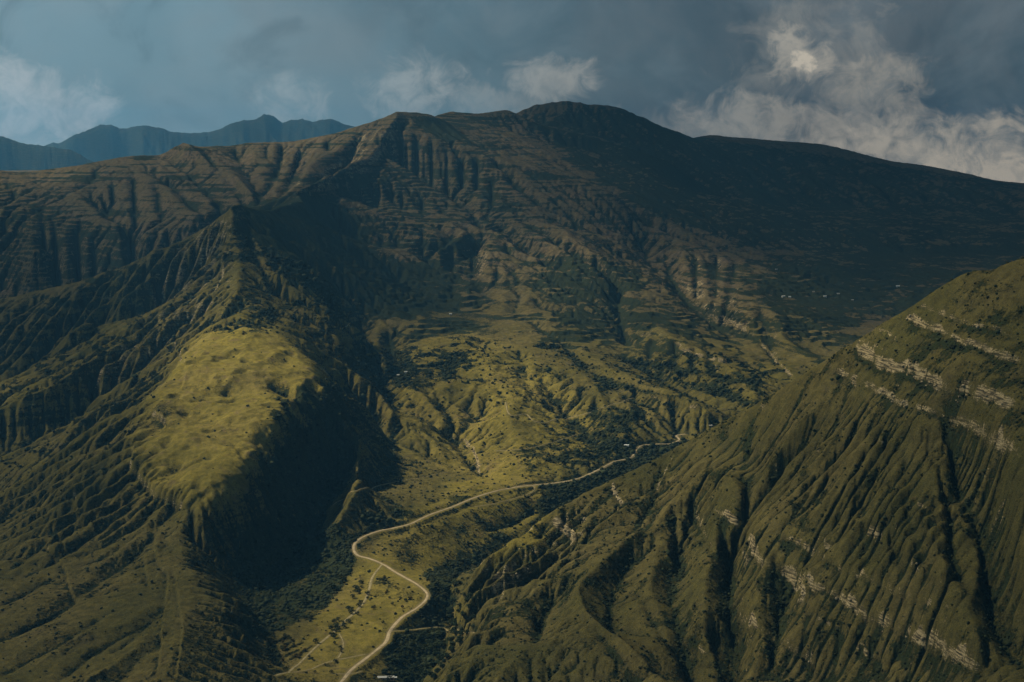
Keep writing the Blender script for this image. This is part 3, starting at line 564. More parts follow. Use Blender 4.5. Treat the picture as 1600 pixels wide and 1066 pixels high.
for pts, a_ in (([(1062,388),(1130,396),(1190,440),(1195,500),(1150,535),(1090,500),(1060,440)], .85), ([(985,500),(1060,520),(1120,545),(1185,600),(1180,640),(1100,600),(1010,570)], .75), ([(735,370),(775,365),(770,430),(740,440)], .7), ([(900,385),(965,430),(985,540),(950,500),(920,450)], .6), ([(1160,470),(1220,520),(1255,590),(1200,590)], .7),
                ([(590,185),(640,180),(615,250),(540,290),(460,320),(440,300),(520,250)], .75), ([(440,225),(500,215),(480,260),(440,310),(425,300)], .6), ([(300,350),(370,335),(380,440),(300,520),(180,600),(120,620),(200,520)], .55), ([(700,660),(760,700),(770,750),(720,740),(690,700)], .6), ([(860,510),(920,540),(940,590),(890,580)], .6),
                ([(740,885),(860,805),(950,760),(1050,710),(1030,770),(900,850),(780,960)], .55)):
    crag = np.maximum(crag, a_*blur(poly(PX, PY, pts), 4))
crag = crag*sstep(.45, .95, slope)*sstep(-.45, .15, n2+.3*n1)
rock = np.clip(MASK['rock']*sstep(.55, 1.0, slope)*.92+crag+.5*sstep(1.2, 2.2, slope)*sstep(.0, .5, n2), 0, 1); veg = veg*(1-.6*crag)
hgt = sstep(-700, 0, h)
dry = np.clip(.12+.75*sstep(4300, 6200, RR)+.35*n1, 0, 1)
bright = np.clip(.22-.10*MASK['right']+.75*np.clip(1.25*blur(MASK['plat'], 9), 0, 1)*(.75+.5*sstep(-.3, .4, n1+.4*n2))+.6*MASK['hill']*(.6+.7*sstep(-.35, .35, n1))+.6*MASK['fields']+.25*(1-hgt)*sstep(2900, 3500, RR)-.5*conc.clip(0, 1)+.25*n1, 0, 1)  # raised on the sunlit plateau, hill and fields, lowered on the dim massif
bed_m = np.clip((1-sstep(3.5, 7.5, road_d))+.6*(1-sstep(1.5, 4.5, track_d)), 0, 1); veg = veg*(1-bed_m)

def mat(name): m = bpy.data.materials.new(name); m.use_nodes = True; t = NT(m.node_tree); t.n.clear(); o = t.add('ShaderNodeOutputMaterial'); return m, t, o
def simple(name, col, var=.25, scale=1., rough=.95, spec=.1):
    m, t, o = mat(name); g = t.add('ShaderNodeTexCoord'); f = t.noise(g.outputs['Object'], scale, 4, .6)
    b = t.add('ShaderNodeBsdfPrincipled'); b.inputs['Roughness'].default_value = rough; b.inputs['Specular IOR Level'].default_value = spec
    c0 = C(*[q*(1-var) for q in col]); c1 = C(*[q*(1+var) for q in col]); t.put(b.inputs['Base Color'], t.mix(t.ss(f, .3, .7), c0, c1)); t.link(b.outputs[0], o.inputs[0]); return m
def ground_material():
    m, t, o = mat('mountain_ground'); g = t.add('ShaderNodeNewGeometry'); P = g.outputs['Position']
    a1 = t.add('ShaderNodeAttribute', attribute_name='cover').outputs['Vector']; s1 = t.add('ShaderNodeSeparateXYZ'); t.link(a1, s1.inputs[0]); vegA, rockA, dryA = s1.outputs
    a2 = t.add('ShaderNodeAttribute', attribute_name='tone').outputs['Vector']; s2 = t.add('ShaderNodeSeparateXYZ'); t.link(a2, s2.inputs[0]); briA, terA, bedA = s2.outputs
    nL = t.noise(P, .012, 5, .6); nM = t.noise(P, .07, 5, .65); nF = t.noise(P, .35, 4, .7); nS = t.noise(P, .16, 3, .6, .3)
    nP = t.noise(P, .55, 5, .75); spk = t.ss(nP, .32, .68)
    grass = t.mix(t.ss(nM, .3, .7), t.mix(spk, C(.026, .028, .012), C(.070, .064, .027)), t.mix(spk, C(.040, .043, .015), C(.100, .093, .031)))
    sunlit_grass = t.mix(t.ss(nM, .3, .72), t.mix(spk, C(.115, .102, .024), C(.180, .152, .030)), t.mix(spk, C(.20, .168, .036), C(.325, .262, .054)))  # yellower grass, also brightened to carry the sunlight of the lit patches
    sunlit_grass = t.mix(t.ss(t.noise(P, .035, 4, .6, .5), .55, .68, 0, .6), sunlit_grass, t.mix(spk, C(.11, .08, .045), C(.19, .14, .08)))
    c = t.mix(t.math('MULTIPLY', briA, t.ss(nL, .2, .6, .6, 1.), clamp=True), grass, sunlit_grass)
    c = t.mix(t.math('MULTIPLY', dryA, t.ss(nL, .25, .7, .55, 1.), clamp=True), c, t.mix(t.ss(nM, .35, .65), C(.075, .058, .040), C(.15, .115, .070)))
    # thin bare soil, brown
    c = t.mix(t.math('MULTIPLY', t.ss(t.math('ADD', nM, t.math('MULTIPLY', nF, .4)), .82, .98), .5), c, C(.12, .085, .05))
    # rock
    rk = t.math('ADD', rockA, t.math('MULTIPLY', t.math('SUBTRACT', nF, .5), 1.3)); rk = t.ss(rk, .42, .66)
    st = t.add('ShaderNodeTexNoise'); t.put(st.inputs['Vector'], t.vmath('MULTIPLY', P, (.05, .05, .5))); st.inputs['Scale'].default_value = 1.; st.inputs['Detail'].default_value = 5
    c = t.mix(rk, c, t.mix(t.ss(st.outputs['Fac'], .35, .65), C(.055, .048, .030), C(.36, .295, .17)))
    # dark shrubs, in tufts
    ct = t.noise(t.vmath('MULTIPLY', P, (.011, .011, .10)), 1., 5, .62)
    tuft = t.math('ADD', t.math('ADD', t.math('MULTIPLY', nS, .35), t.math('MULTIPLY', nF, .3)), t.math('MULTIPLY', ct, .35))
    v = t.math('ADD', t.math('MULTIPLY', vegA, .42), tuft); v = t.ss(v, .60, .72)
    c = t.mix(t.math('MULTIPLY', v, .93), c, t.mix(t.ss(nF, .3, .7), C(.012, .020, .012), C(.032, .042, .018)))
    vo = t.add('ShaderNodeTexVoronoi'); t.put(vo.inputs['Vector'], P); vo.inputs['Scale'].default_value = .17; vo.inputs['Randomness'].default_value = 1.
    dots = t.math('MULTIPLY', t.ss(t.math('ADD', vo.outputs['Distance'], t.math('MULTIPLY', nF, .5)), .62, .48), t.ss(t.math('ADD', vegA, t.math('MULTIPLY', nL, .6)), .28, .62))
    c = t.mix(t.math('MULTIPLY', dots, .75), c, C(.020, .026, .013))
    c = t.mix(t.math('MULTIPLY', bedA, .7), c, C(.17, .14, .08))
    b = t.add('ShaderNodeBsdfPrincipled'); b.inputs['Roughness'].default_value = 1; b.inputs['Specular IOR Level'].default_value = 0; t.put(b.inputs['Base Color'], c)
    bp = t.add('ShaderNodeBump'); bp.inputs['Distance'].default_value = 3.; bp.inputs['Strength'].default_value = .9
    hgt_ = t.math('ADD', t.math('MULTIPLY', nF, .7), t.math('ADD', nM, t.math('MULTIPLY', v, .5))); t.put(bp.inputs['Height'], hgt_); t.link(bp.outputs[0], b.inputs['Normal'])
    t.link(b.outputs[0], o.inputs[0]); return m
GM = ground_material()
def link(o, parent=None):
    sc.collection.objects.link(o)
    if parent: o.parent = parent
    return o
def tag(o, label=None, cat=None, group=None, kind=None):
    for k, v in (('label', label), ('category', cat), ('group', group), ('kind', kind)):
        if v: o[k] = v
    return o
def mesh_np(name, V_, F_, mats, smooth=True, attrs=None, idx=None):
    me = bpy.data.meshes.new(name); k = F_.shape[1]; me.vertices.add(len(V_)); me.vertices.foreach_set('co', np.ascontiguousarray(V_, np.float32).ravel())
    me.loops.add(F_.size); me.loops.foreach_set('vertex_index', np.ascontiguousarray(F_, np.int32).ravel())
    me.polygons.add(len(F_)); me.polygons.foreach_set('loop_start', np.arange(0, F_.size, k, dtype=np.int32))
    if smooth: me.polygons.foreach_set('use_smooth', np.ones(len(F_), bool))
    me.update(calc_edges=True)
    for n_, v_ in (attrs or {}).items():
        a = me.attributes.new(n_, 'FLOAT_VECTOR', 'POINT'); a.data.foreach_set('vector', np.ascontiguousarray(v_, np.float32).ravel())
    for m in (mats if isinstance(mats, list) else [mats]): me.materials.append(m)
    o = bpy.data.objects.new(name, me); return o
V3 = np.stack([X, Y, h+ALT], -1).reshape(-1, 3); AT1 = np.stack([veg, rock, dry], -1).reshape(-1, 3); AT2 = np.stack([bright, MASK['terr'], bed_m], -1).reshape(-1, 3)
ids = np.arange(nr*nt).reshape(nr, nt); Q = np.stack([ids[:-1, :-1], ids[:-1, 1:], ids[1:, 1:], ids[1:, :-1]], -1).reshape(-1, 4)
# which landform each cell belongs to
LX = np.array([-360, -345, -330, -290, -290, -340, -480, -560, -920, -4000]); LY = np.array([1100, 2090, 2500, 3100, 3560, 4200, 4500, 4750, 5450, 5650])
wob = 25*fbm(X/70, Y/70, 99, 3)
isR = X+wob > np.interp(Y, GY, GX); isR &= Y < 5200
isL = (X+wob < np.interp(Y, LY, LX)) & (Y+wob < np.interp(-X, [0, 920, 1400, 4000], [4750, 5450, 5560, 5650]))
isFar = (~isR) & (~isL) & (PY+.3*wob < np.interp(PX, [300, 600, 800, 1000, 1200, 1400, 1600], [330, 420, 380, 370, 390, 430, 450])) & (RR > 4700)
reg = np.where(isR, 1, np.where(isL, 2, np.where(isFar, 3, 0)))[:-1, :-1].ravel()
for k, (nm, lb) in enumerate((('valley', None), ('mountain', None), ('ridge', None), ('mountain_range', None))):
    F_ = Q[reg == k]; u, inv = np.unique(F_, return_inverse=True)
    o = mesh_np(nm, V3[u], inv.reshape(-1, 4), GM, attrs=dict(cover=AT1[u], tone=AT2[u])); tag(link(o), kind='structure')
# ---- distant range, 13 to 24 km away
def far_range(name, line, Y0, depth, seed, px0, px1):
    us = np.linspace(0, 1, 1500); vs = np.linspace(0, 1, 60); U, W_ = np.meshgrid(us, vs)
    lx = [p[0] for p in line]; ly = [p[1] for p in line]; px = px0+(px1-px0)*U; py = np.interp(px, lx, ly)
    a = (px-800)/FPX; z = np.array([rho(q) for q in py.ravel()]).reshape(py.shape)*Y0
    t = (W_-.5)*2; yy = Y0+t*depth; rid = np.abs(fbm(px*Y0/FPX/900+.6*t, yy/2200, seed, 4)); jg = 55*fbm(px*Y0/FPX/330, yy/900, seed+21, 6, .62); zz = z+jg-(np.abs(t)**1.1)*2300-(rid*1700+420*fbm(px*Y0/FPX/260, yy/400, seed+7, 4))*sstep(0, .35, np.abs(t))
    n = ids_ = np.arange(1500*60).reshape(60, 1500); F_ = np.stack([n[:-1, :-1], n[:-1, 1:], n[1:, 1:], n[1:, :-1]], -1).reshape(-1, 4)
    V_ = np.stack([a*Y0*yy/Y0, yy, zz+ALT], -1).reshape(-1, 3); k = len(V_)
    o = mesh_np(name, V_, F_, GM, attrs=dict(cover=np.tile((.5, .1, .6), (k, 1)), tone=np.tile((.1, 0, 0), (k, 1)))); tag(link(o), kind='structure')
far_range('distant_mountains', [(-400,190),(-200,225),(0,250),(56,233),(90,221),(98,222),(120,210),(142,202),(165,190),(180,192),(195,198),(240,196),(285,207),(330,204),(364,195),(386,186),(405,184),(418,177),(431,180),(446,190),(461,186),(476,183),(491,186),(505,184),(521,182),(555,196),(620,215),(760,240),(1000,230),(1300,300),(1700,310)], 26000, 2300, 5, -400, 1700)
far_range('distant_hills', [(-500,190),(-200,185),(-60,195),(0,208),(22,214),(56,224),(110,232),(150,246),(190,262),(300,300),(500,340)], 19000, 2300, 15, -500, 500)
# ------------------------------------------------------------------ unseen cloud slab added out of frame, its opacity shaped to shade chosen land
ANCH = [(-100,236,1.),(100,234,1.),(220,228,1.),(340,222,1.),(450,208,1.),(530,200,.9),(-300,236,1.),(1100,215,.04),(1300,225,.02),(1600,225,.02),(1800,225,.02),(860,150,.2),(300,560,.95),(300,700,.95),(400,620,1.),(450,600,.95),(360,500,.9),(330,770,.95),(300,880,.7),(380,1000,.6),(730,560,1.),(700,640,.95),(800,620,.9),(850,680,.8),(640,720,.9),(600,900,.9),(640,800,.85),(660,960,.9),(480,1040,.8),(560,1000,.9),
        (760,430,.8),(830,430,.75),(930,430,.8),(900,500,.7),(700,470,.6),(640,520,.75),(600,420,.28),(560,300,.45),(640,210,.55),(700,260,.55),(820,270,.5),(760,330,.35),(900,330,.22),(520,380,.35),(450,380,.3),
        (120,350,.38),(200,300,.42),(330,290,.42),(450,280,.45),(60,420,.28),(40,540,.16),(180,480,.22),(300,430,.32),(120,560,.25),(60,680,.22),(150,640,.35),(380,360,.35),(430,440,.5),(520,520,.3),(230,540,.7),(0,650,.7),
        (900,200,.1),(1000,250,.07),(1150,280,.09),(1300,330,.08),(1500,350,.07),(1050,340,.1),(1150,370,.16),(1250,400,.12),(1400,420,.15),(1550,390,.12),(1120,450,.7),(1180,500,.8),(1050,470,.45),(1250,480,.3),(1350,500,.35),(1080,580,.75),(1000,560,.72),(1180,600,.7),(980,640,.75),(1280,530,.6),
        (1330,545,.9),(1380,550,1.),(1430,560,.85),(1500,600,.5),(1560,680,.5),(1500,480,.38),(1580,450,.45),(1200,640,.8),(1270,600,.8),(1120,690,.9),(1070,700,.8),(1000,770,.8),(900,830,.8),(930,800,.8),(860,900,.8),(780,930,.8),(1000,880,.5),(1170,850,.85),(1190,960,.5),(1250,750,.38),(1400,750,.3),(1500,850,.34),(1300,680,.36),(1580,950,.4),(1350,950,.4),(1200,1040,.65),(1050,1000,.45),(900,1000,.5),(760,1030,.65),(1500,1050,.36),
        (60,850,.42),(150,800,.5),(200,720,.5),(100,950,.42),(50,1040,.45),(200,1000,.42),(230,880,.48),(-200,700,.3),(-200,1000,.4),(1800,600,.4),(1800,1000,.4),(1800,330,.04),(-300,350,.3)]
def light_share(px, py):
    s = np.zeros(px.shape); w_ = np.zeros(px.shape)
    for a, b, t in ANCH:
        q = 1/(((px-a)**2+(1.3*(py-b))**2)/70**2+.15)**2.2; s += q*t; w_ += q
    return s/w_
def make_shade_cloud(name, z0, kx, thick, share):
    """closed lumpy slab; per-vertex density set from the sun share chosen for the ground it shades"""
    x = np.arange(-14000, 13000, 120.); y = np.arange(900, 31500, 120.); gx, gy = np.meshgrid(x, y)
    zg = np.full(gx.shape, -500.)
    for _ in range(4):
        t = (z0-zg)/SUN.z; wx = gx-SUN.x*t; wy = gy-SUN.y*t; zg = .4*zg+.6*ground(h, wx, np.maximum(wy, 1200))
    zg = blur(zg, 1.5); t = (z0-zg)/SUN.z; wx = gx-SUN.x*t; wy = np.maximum(gy-SUN.y*t, 900)
    px, py = project(wx, wy, zg); T = light_share(px.clip(-500, 2000), py.clip(100, 1300))
    T = np.clip(T*(1+.22*fbm(wx/260, wy/260, 41, 4)), .02, 1); op = 1-np.clip(T, 0, 1)**share
    ny, nx = gx.shape; lum_ = fbm(gx/700, gy/700, 43, 5)
    ex, ey = np.arange(nx), np.arange(ny); edge = (np.minimum(np.minimum(ex, ex[::-1])[None, :], np.minimum(ey, ey[::-1])[:, None])/8.).clip(0, 1)**.5
    th_ = thick*(.25+.9*op+.5*lum_).clip(.12, 2)*edge
    top = z0+th_*.75; bot = z0-th_*.25-30*fbm(gx/300, gy/300, 47, 3)*edge
    V_ = np.concatenate([np.stack([gx, gy, top+ALT], -1).reshape(-1, 3), np.stack([gx, gy, bot+ALT-.5], -1).reshape(-1, 3)])
    n = np.arange(nx*ny).reshape(ny, nx); a, b, c, d_ = n[:-1, :-1], n[:-1, 1:], n[1:, 1:], n[1:, :-1]; K = nx*ny
    up = np.stack([a, b, c, d_], -1).reshape(-1, 4); dn = np.stack([a, d_, c, b], -1).reshape(-1, 4)+K
    rim = np.concatenate([n[0, :], n[1:, -1], n[-1, -2::-1], n[-2:0:-1, 0]]); r2 = np.roll(rim, -1)
    sd_ = np.stack([rim, rim+K, r2+K, r2], -1)
    op2 = np.concatenate([op.ravel()]*2)
    m, t_, o_ = mat('shade_cloud_vapour'); at = t_.add('ShaderNodeAttribute', attribute_name='cover').outputs['Vector']; s_ = t_.add('ShaderNodeSeparateXYZ'); t_.link(at, s_.inputs[0])
    df = t_.add('ShaderNodeBsdfDiffuse'); df.inputs[0].default_value = C(.5, .54, .58); tr = t_.add('ShaderNodeBsdfTransparent'); mx = t_.add('ShaderNodeMixShader')
    t_.put(mx.inputs[0], s_.outputs[0]); t_.link(tr.outputs[0], mx.inputs[1]); t_.link(df.outputs[0], mx.inputs[2]); t_.link(mx.outputs[0], o_.inputs[0])
    o = mesh_np(name, V_, np.concatenate([up, dn, sd_]), m, attrs=dict(cover=np.stack([op2]*3, -1))); return link(o)
tag(make_shade_cloud('shade_cloud', 3400., 0, 480, .5), kind='stuff')      # two skins, each letting the square root through
# ------------------------------------------------------------------ road and tracks
def ribbon(name, p, half, mt, lift=None, label=None):
    lift = .3+np.clip(np.hypot(p[:, 0], p[:, 1])-2300, 0, 2500)*.0006
    d = np.gradient(p[:, :2], axis=0); d /= np.hypot(d[:, 0], d[:, 1])[:, None]+1e-9; nrm = np.stack([-d[:, 1], d[:, 0]], -1); rows = []
    wv = half*(1+.3*fbm(np.arange(len(p))/7., np.zeros(len(p)), 5, 2))
    for f in (-1, -.6, 0, .6, 1):
        xy = p[:, :2]+nrm*(wv*f)[:, None]; rows.append(np.column_stack([xy, ground(h, xy[:, 0], xy[:, 1])+lift*(1 if abs(f) < .9 else .2)+ALT]))
    V_ = np.stack(rows, 1); k = len(p); n = np.arange(k*5).reshape(k, 5); F_ = np.stack([n[:-1, :-1], n[:-1, 1:], n[1:, 1:], n[1:, :-1]], -1).reshape(-1, 4)
    if name == 'dirt_road': F_ = F_[:, ::-1]
    return tag(link(mesh_np(name, V_.reshape(-1, 3), F_, mt)), kind='structure')
m_road = simple('road_dust', (.33, .27, .17), .22, .12); m_path = simple('track_dust', (.24, .205, .11), .3, .2)
ribbon('dirt_road', ROADP, 2.35, m_road)
for p, wd in TR: ribbon('track', p, wd*.62, m_path)
# ------------------------------------------------------------------ shrubs, boulders
def ico():
    t = (1+5**.5)/2; v = np.array([(-1,t,0),(1,t,0),(-1,-t,0),(1,-t,0),(0,-1,t),(0,1,t),(0,-1,-t),(0,1,-t),(t,0,-1),(t,0,1),(-t,0,-1),(-t,0,1)], float); v /= np.linalg.norm(v[0])
    f = np.array([(0,11,5),(0,5,1),(0,1,7),(0,7,10),(0,10,11),(1,5,9),(5,11,4),(11,10,2),(10,7,6),(7,1,8),(3,9,4),(3,4,2),(3,2,6),(3,6,8),(3,8,9),(4,9,5),(2,4,11),(6,2,10),(8,6,7),(9,8,1)]); return v, f
IV, IF = ico()
def scatter(name, weight, n, smin, smax, mt, flat=.75, sink=.25, jit=.35, power=2.5, smooth=True):
    w_ = (weight*DX*DX*(PX > -60)*(PX < 1660)*(PY < 1100)); w_ = w_.ravel(); w_ = w_/w_.sum(); k = rng.choice(len(w_), n, p=w_)
    x = X.ravel()[k]+rng.uniform(-.5, .5, n)*DX.ravel()[k]; y = Y.ravel()[k]+rng.uniform(-.5, .5, n)*DX.ravel()[k]; z = ground(h, x, y)+ALT
    s = smin+(smax-smin)*rng.random(n)**power; s = s*np.clip(np.hypot(x, y)/2600, .8, 1.7)
    a = rng.uniform(0, 6.28, n); base = IV[None]*(1+jit*rng.uniform(-1, 1, (n, 12, 1)))*np.stack([s*rng.uniform(.8, 1.3, n), s*rng.uniform(.8, 1.3, n), s*flat*rng.uniform(.7, 1.3, n)], -1)[:, None]
    ca, sa = np.cos(a)[:, None], np.sin(a)[:, None]; bx = base[..., 0]*ca-base[..., 1]*sa; by = base[..., 0]*sa+base[..., 1]*ca
    V_ = np.stack([bx+x[:, None], by+y[:, None], base[..., 2]+(z+s*flat*(1-2*sink))[:, None]], -1).reshape(-1, 3); F_ = (IF[None]+12*np.arange(n)[:, None, None]).reshape(-1, 3)
    return tag(link(mesh_np(name, V_, F_, mt, smooth=smooth)), kind='stuff')
m_shrub = simple('shrub_leaf', (.024, .032, .014), .5, .05); m_rock = simple('pale_limestone', (.24, .20, .125), .35, .3)
vis = (RR < 4600).astype(float); fall = np.clip(3200/RR, 0, 1)**2
scatter('shrubs', vis*fall*(1-.75*MASK['plat'])*(veg+.12)**1.3*(1+1.2*MASK['right'])*(bed_m < .2), 42000, .8, 3.2, m_shrub, smooth=False)
scatter('shrubs', vis*fall*(veg > .62)*(bed_m < .2), 12000, 1.4, 5.5, m_shrub, smooth=False)
scatter('boulders', (rock > .7)*(RR < 3400)*rock**4*(MASK['right']+.35), 700, .7, 3.6, m_rock, flat=.8, sink=.42, jit=.45, power=3, smooth=False)
# ------------------------------------------------------------------ haze
m, t_, o_ = mat('haze'); v_ = t_.add('ShaderNodeVolumePrincipled'); v_.inputs['Color'].default_value = C(.16, .53, 1.0); v_.inputs['Density'].default_value = HAZE; v_.inputs['Anisotropy'].default_value = .15
t_.link(v_.outputs[0], o_.inputs['Volume'])
bm = bmesh.new(); bmesh.ops.create_cube(bm, size=1); me = bpy.data.meshes.new('haze'); bm.to_mesh(me); bm.free(); me.materials.append(m)
hz = link(bpy.data.objects.new('haze', me)); z0, z1 = float(min(v.co.z for nm in ('distant_mountains','distant_hills') for v in bpy.data.meshes[nm].vertices))-1, ALT+720; hz.scale = (50000, 33500, z1-z0); hz.location = (0, 12500, (z0+z1)/2); tag(hz, kind='stuff')
# ------------------------------------------------------------------ trees: crown of leaf clumps on a forked trunk
m_bark = simple('bark', (.06, .045, .03), .3, 3)
def leaf_mat(n, c):
    return simple(n, c, .45, .9)
m_leaf = [leaf_mat('leaf_dark', (.022, .034, .014)), leaf_mat('leaf_olive', (.040, .046, .016)), leaf_mat('leaf_autumn', (.085, .065, .018))]
def tree_proto(seed, hgt_, wide, k):
    r_ = np.random.default_rng(seed); vs, fs = [], []; n0 = 0
    nb = 26
    for i in range(nb):
        u = r_.normal(size=3); u /= np.linalg.norm(u); rad_ = r_.random()**.4
        c = np.array([u[0]*wide*.5*rad_, u[1]*wide*.5*rad_, hgt_*.60+u[2]*hgt_*.36*rad_]); c[:2] *= 1.15-.5*max(u[2], 0)
        s = hgt_*r_.uniform(.10, .19); v = IV*(1+.45*r_.uniform(-1, 1, (12, 1)))*s*np.array([1, 1, .75])+c
        vs.append(v); fs.append(IF+n0); n0 += 12
    for i in range(150):       # loose leaf sprays round the clumps
        u = r_.normal(size=3); u /= np.linalg.norm(u); c = np.array([u[0]*wide*.56, u[1]*wide*.56, hgt_*.60+u[2]*hgt_*.41])*[1, 1, 1]+r_.normal(size=3)*hgt_*.03
        a = r_.normal(size=3); a /= np.linalg.norm(a); b = np.cross(a, r_.normal(size=3)); b /= np.linalg.norm(b); s = hgt_*.045
        vs.append(np.array([c-a*s, c+b*s, c+a*s, c-b*s])); fs.append(np.array([(0, 1, 2), (0, 2, 3)])+n0); n0 += 4
    crown = mesh_np('crown', np.concatenate(vs), np.concatenate(fs), m_leaf[k], smooth=False)
    segs = [((0, 0, -.6), (0, 0, hgt_*.35), .045, .03), ((0, 0, hgt_*.33), (wide*.2, .05*wide, hgt_*.68), .028, .012), ((0, 0, hgt_*.30), (-wide*.18, wide*.1, hgt_*.66), .026, .012), ((0, 0, hgt_*.34), (0, -wide*.15, hgt_*.8), .026, .01)]
    tv, tf, q = [], [], 0
    for p0, p1, r0_, r1_ in segs:
        p0, p1 = np.array(p0, float), np.array(p1, float); d_ = p1-p0; d_ /= np.linalg.norm(d_); a = np.cross(d_, (.3, 1, .1)); a /= np.linalg.norm(a); b = np.cross(d_, a)
        for p, r1 in ((p0, r0_*hgt_), (p1, r1_*hgt_)):
            for t in range(7): w2 = t/7*6.2832; tv.append(p+(a*math.cos(w2)+b*math.sin(w2))*r1)
        for t in range(7): tf.append((q+t, q+(t+1) % 7, q+7+(t+1) % 7, q+7+t))
        q += 14
    trunk = mesh_np('trunk', np.array(tv), np.array(tf), m_bark); return crown, trunk
PROTO = [tree_proto(1, 8.5, 8, 0), tree_proto(2, 7, 7.5, 0), tree_proto(3, 10, 7, 0), tree_proto(4, 6.5, 7, 1), tree_proto(5, 8, 8.5, 1), tree_proto(6, 7.5, 6.5, 2)]
used = [False]*len(PROTO)
def place_tree(x, y, k, s, name, label, cat, grp):
    e = bpy.data.objects.new(name, None); link(e); e.location = (x, y, float(ground(h, x, y))+ALT-.15); e.rotation_euler.z = random.uniform(0, 6.28); e.scale = (s*random.uniform(.85, 1.2), s*random.uniform(.85, 1.2), s*random.uniform(.85, 1.15))
    tag(e, label, cat, grp)
    for src in PROTO[k]:
        o = src if not used[k] else src.copy(); link(o, e)
    used[k] = True
def inside(poly_, a, b):
    c = False
    for i in range(len(poly_)):
        (x1, y1), (x2, y2) = poly_[i], poly_[(i+1) % len(poly_)]
        if (y1 > b) != (y2 > b) and a < (x2-x1)*(b-y1)/(y2-y1)+x1: c = not c
    return c
GROVES = [([(600,1045),(640,1010),(660,985),(735,990),(700,1030),(680,1066),(600,1066)], 84, (0,1,2,0), 'tree', 'gully wood beside the farm building', 'trees in the wood of the shaded gully'),
 ([(690,890),(740,930),(765,960),(735,985),(700,985),(670,930)], 44, (0,1,0,4), 'tree', 'gully below the rocky nose', 'trees in the gully below the rocky nose'),
 ([(410,860),(520,830),(550,870),(540,930),(500,965),(430,985),(400,930)], 52, (0,1,2,4), 'tree', 'shaded slope left of the track', 'trees on the shaded slope left of the lower track'),
 ([(560,905),(580,930),(560,960),(530,990),(500,1015),(490,1005),(520,975),(550,940)], 26, (4,3,1), 'tree', 'beside the lower track', 'trees lining the lower track'),
 ([(585,895),(640,915),(650,930),(620,965),(590,990),(575,960)], 14, (3,4,5), 'bush', 'field inside the road bend', 'bushes in the field inside the road bend'),
 ([(440,985),(540,1010),(520,1060),(430,1060)], 22, (1,3,4,5), 'bush', 'terraces at the track hairpin', 'bushes on the terraced field edges'),
 ([(600,830),(760,775),(850,765),(840,800),(700,840),(620,850)], 26, (1,4,3), 'bush', 'below the middle road', 'bushes below the middle stretch of the road'),
 ([(650,860),(730,850),(720,900),(680,905)], 12, (1,0,4), 'bush', 'slope right of the road bend', 'bushes above the road bend')]
ORD = 'first second third fourth fifth sixth seventh eighth ninth tenth eleventh twelfth thirteenth fourteenth fifteenth'.split()
LOOK = {0: 'dark', 1: 'dark spreading', 2: 'tall dark', 3: 'small olive', 4: 'broad olive', 5: 'yellowish'}
for pl, n, ks, nm, lb, gp in GROVES:
    xs = [p[0] for p in pl]; ys = [p[1] for p in pl]; tries = 0; got = []
    while len(got) < n and tries < n*30:
        tries += 1; a, b = random.uniform(min(xs), max(xs)), random.uniform(min(ys), max(ys))
        if not inside(pl, a, b): continue
        p = hit(h, [a], [b])[0]
        if not np.isfinite(p[0]) or np.hypot(ROADP[:, 0]-p[0], ROADP[:, 1]-p[1]).min() < 8 or any((q[2][0]-p[0])**2+(q[2][1]-p[1])**2 < 20 for q in got): continue
        got.append((a, b, p))
    got.sort(key=lambda q: q[1]); per = max(1, min(12, math.ceil(len(got)**.5*1.3))); rows = [sorted(got[i:i+per]) for i in range(0, len(got), per)]
    for ri, row in enumerate(rows):
        for ci, (a, b, p) in enumerate(row):
            k = random.choice(ks); rt = ORD[ri]+' row down'
            place_tree(float(p[0]), float(p[1]), k, random.uniform(.55, .85) if nm == 'bush' else random.uniform(.8, 1.25), nm, f"{LOOK[k]} {nm}, {ORD[ci]} from left, {rt}, {lb}", nm, gp)
# ------------------------------------------------------------------ buildings
def boxes(name, bs, mt, parent=None):
    bm = bmesh.new()
    for (x0, x1, y0, y1, z0, z1) in bs:
        r_ = bmesh.ops.create_cube(bm, size=1)
        for v in r_['verts']: v.co = ((x0+x1)/2+v.co.x*(x1-x0), (y0+y1)/2+v.co.y*(y1-y0), (z0+z1)/2+v.co.z*(z1-z0))
    me = bpy.data.meshes.new(name); bm.to_mesh(me); bm.free(); me.materials.append(mt); return link(bpy.data.objects.new(name, me), parent)
def gable(name, L_, W_, z0, rise, over, th_, mt, parent, hip=0.):
    bm = bmesh.new(); a, b = L_/2+over, W_/2+over
    top = [(-a, -b, z0-.1), (a, -b, z0-.1), (a, b, z0-.1), (-a, b, z0-.1), (-a+hip, 0, z0+rise), (a-hip, 0, z0+rise)]
    V_ = [bm.verts.new(p) for p in top]+[bm.verts.new((p[0], p[1], p[2]+th_)) for p in top]
    for f in ((0,1,5,4),(2,3,4,5)): bm.faces.new([V_[i+6] for i in f]); bm.faces.new([V_[i] for i in reversed(f)])
    for f in ((0,4,3),(1,2,5)): bm.faces.new([V_[i+6] for i in f]); bm.faces.new([V_[i] for i in reversed(f)])
    for i, j in ((0,1),(1,2),(2,3),(3,0)): bm.faces.new([V_[j], V_[i], V_[i+6], V_[j+6]][::-1])
    bmesh.ops.recalc_face_normals(bm, faces=bm.faces); me = bpy.data.meshes.new(name); bm.to_mesh(me); bm.free(); me.materials.append(mt); return link(bpy.data.objects.new(name, me), parent)
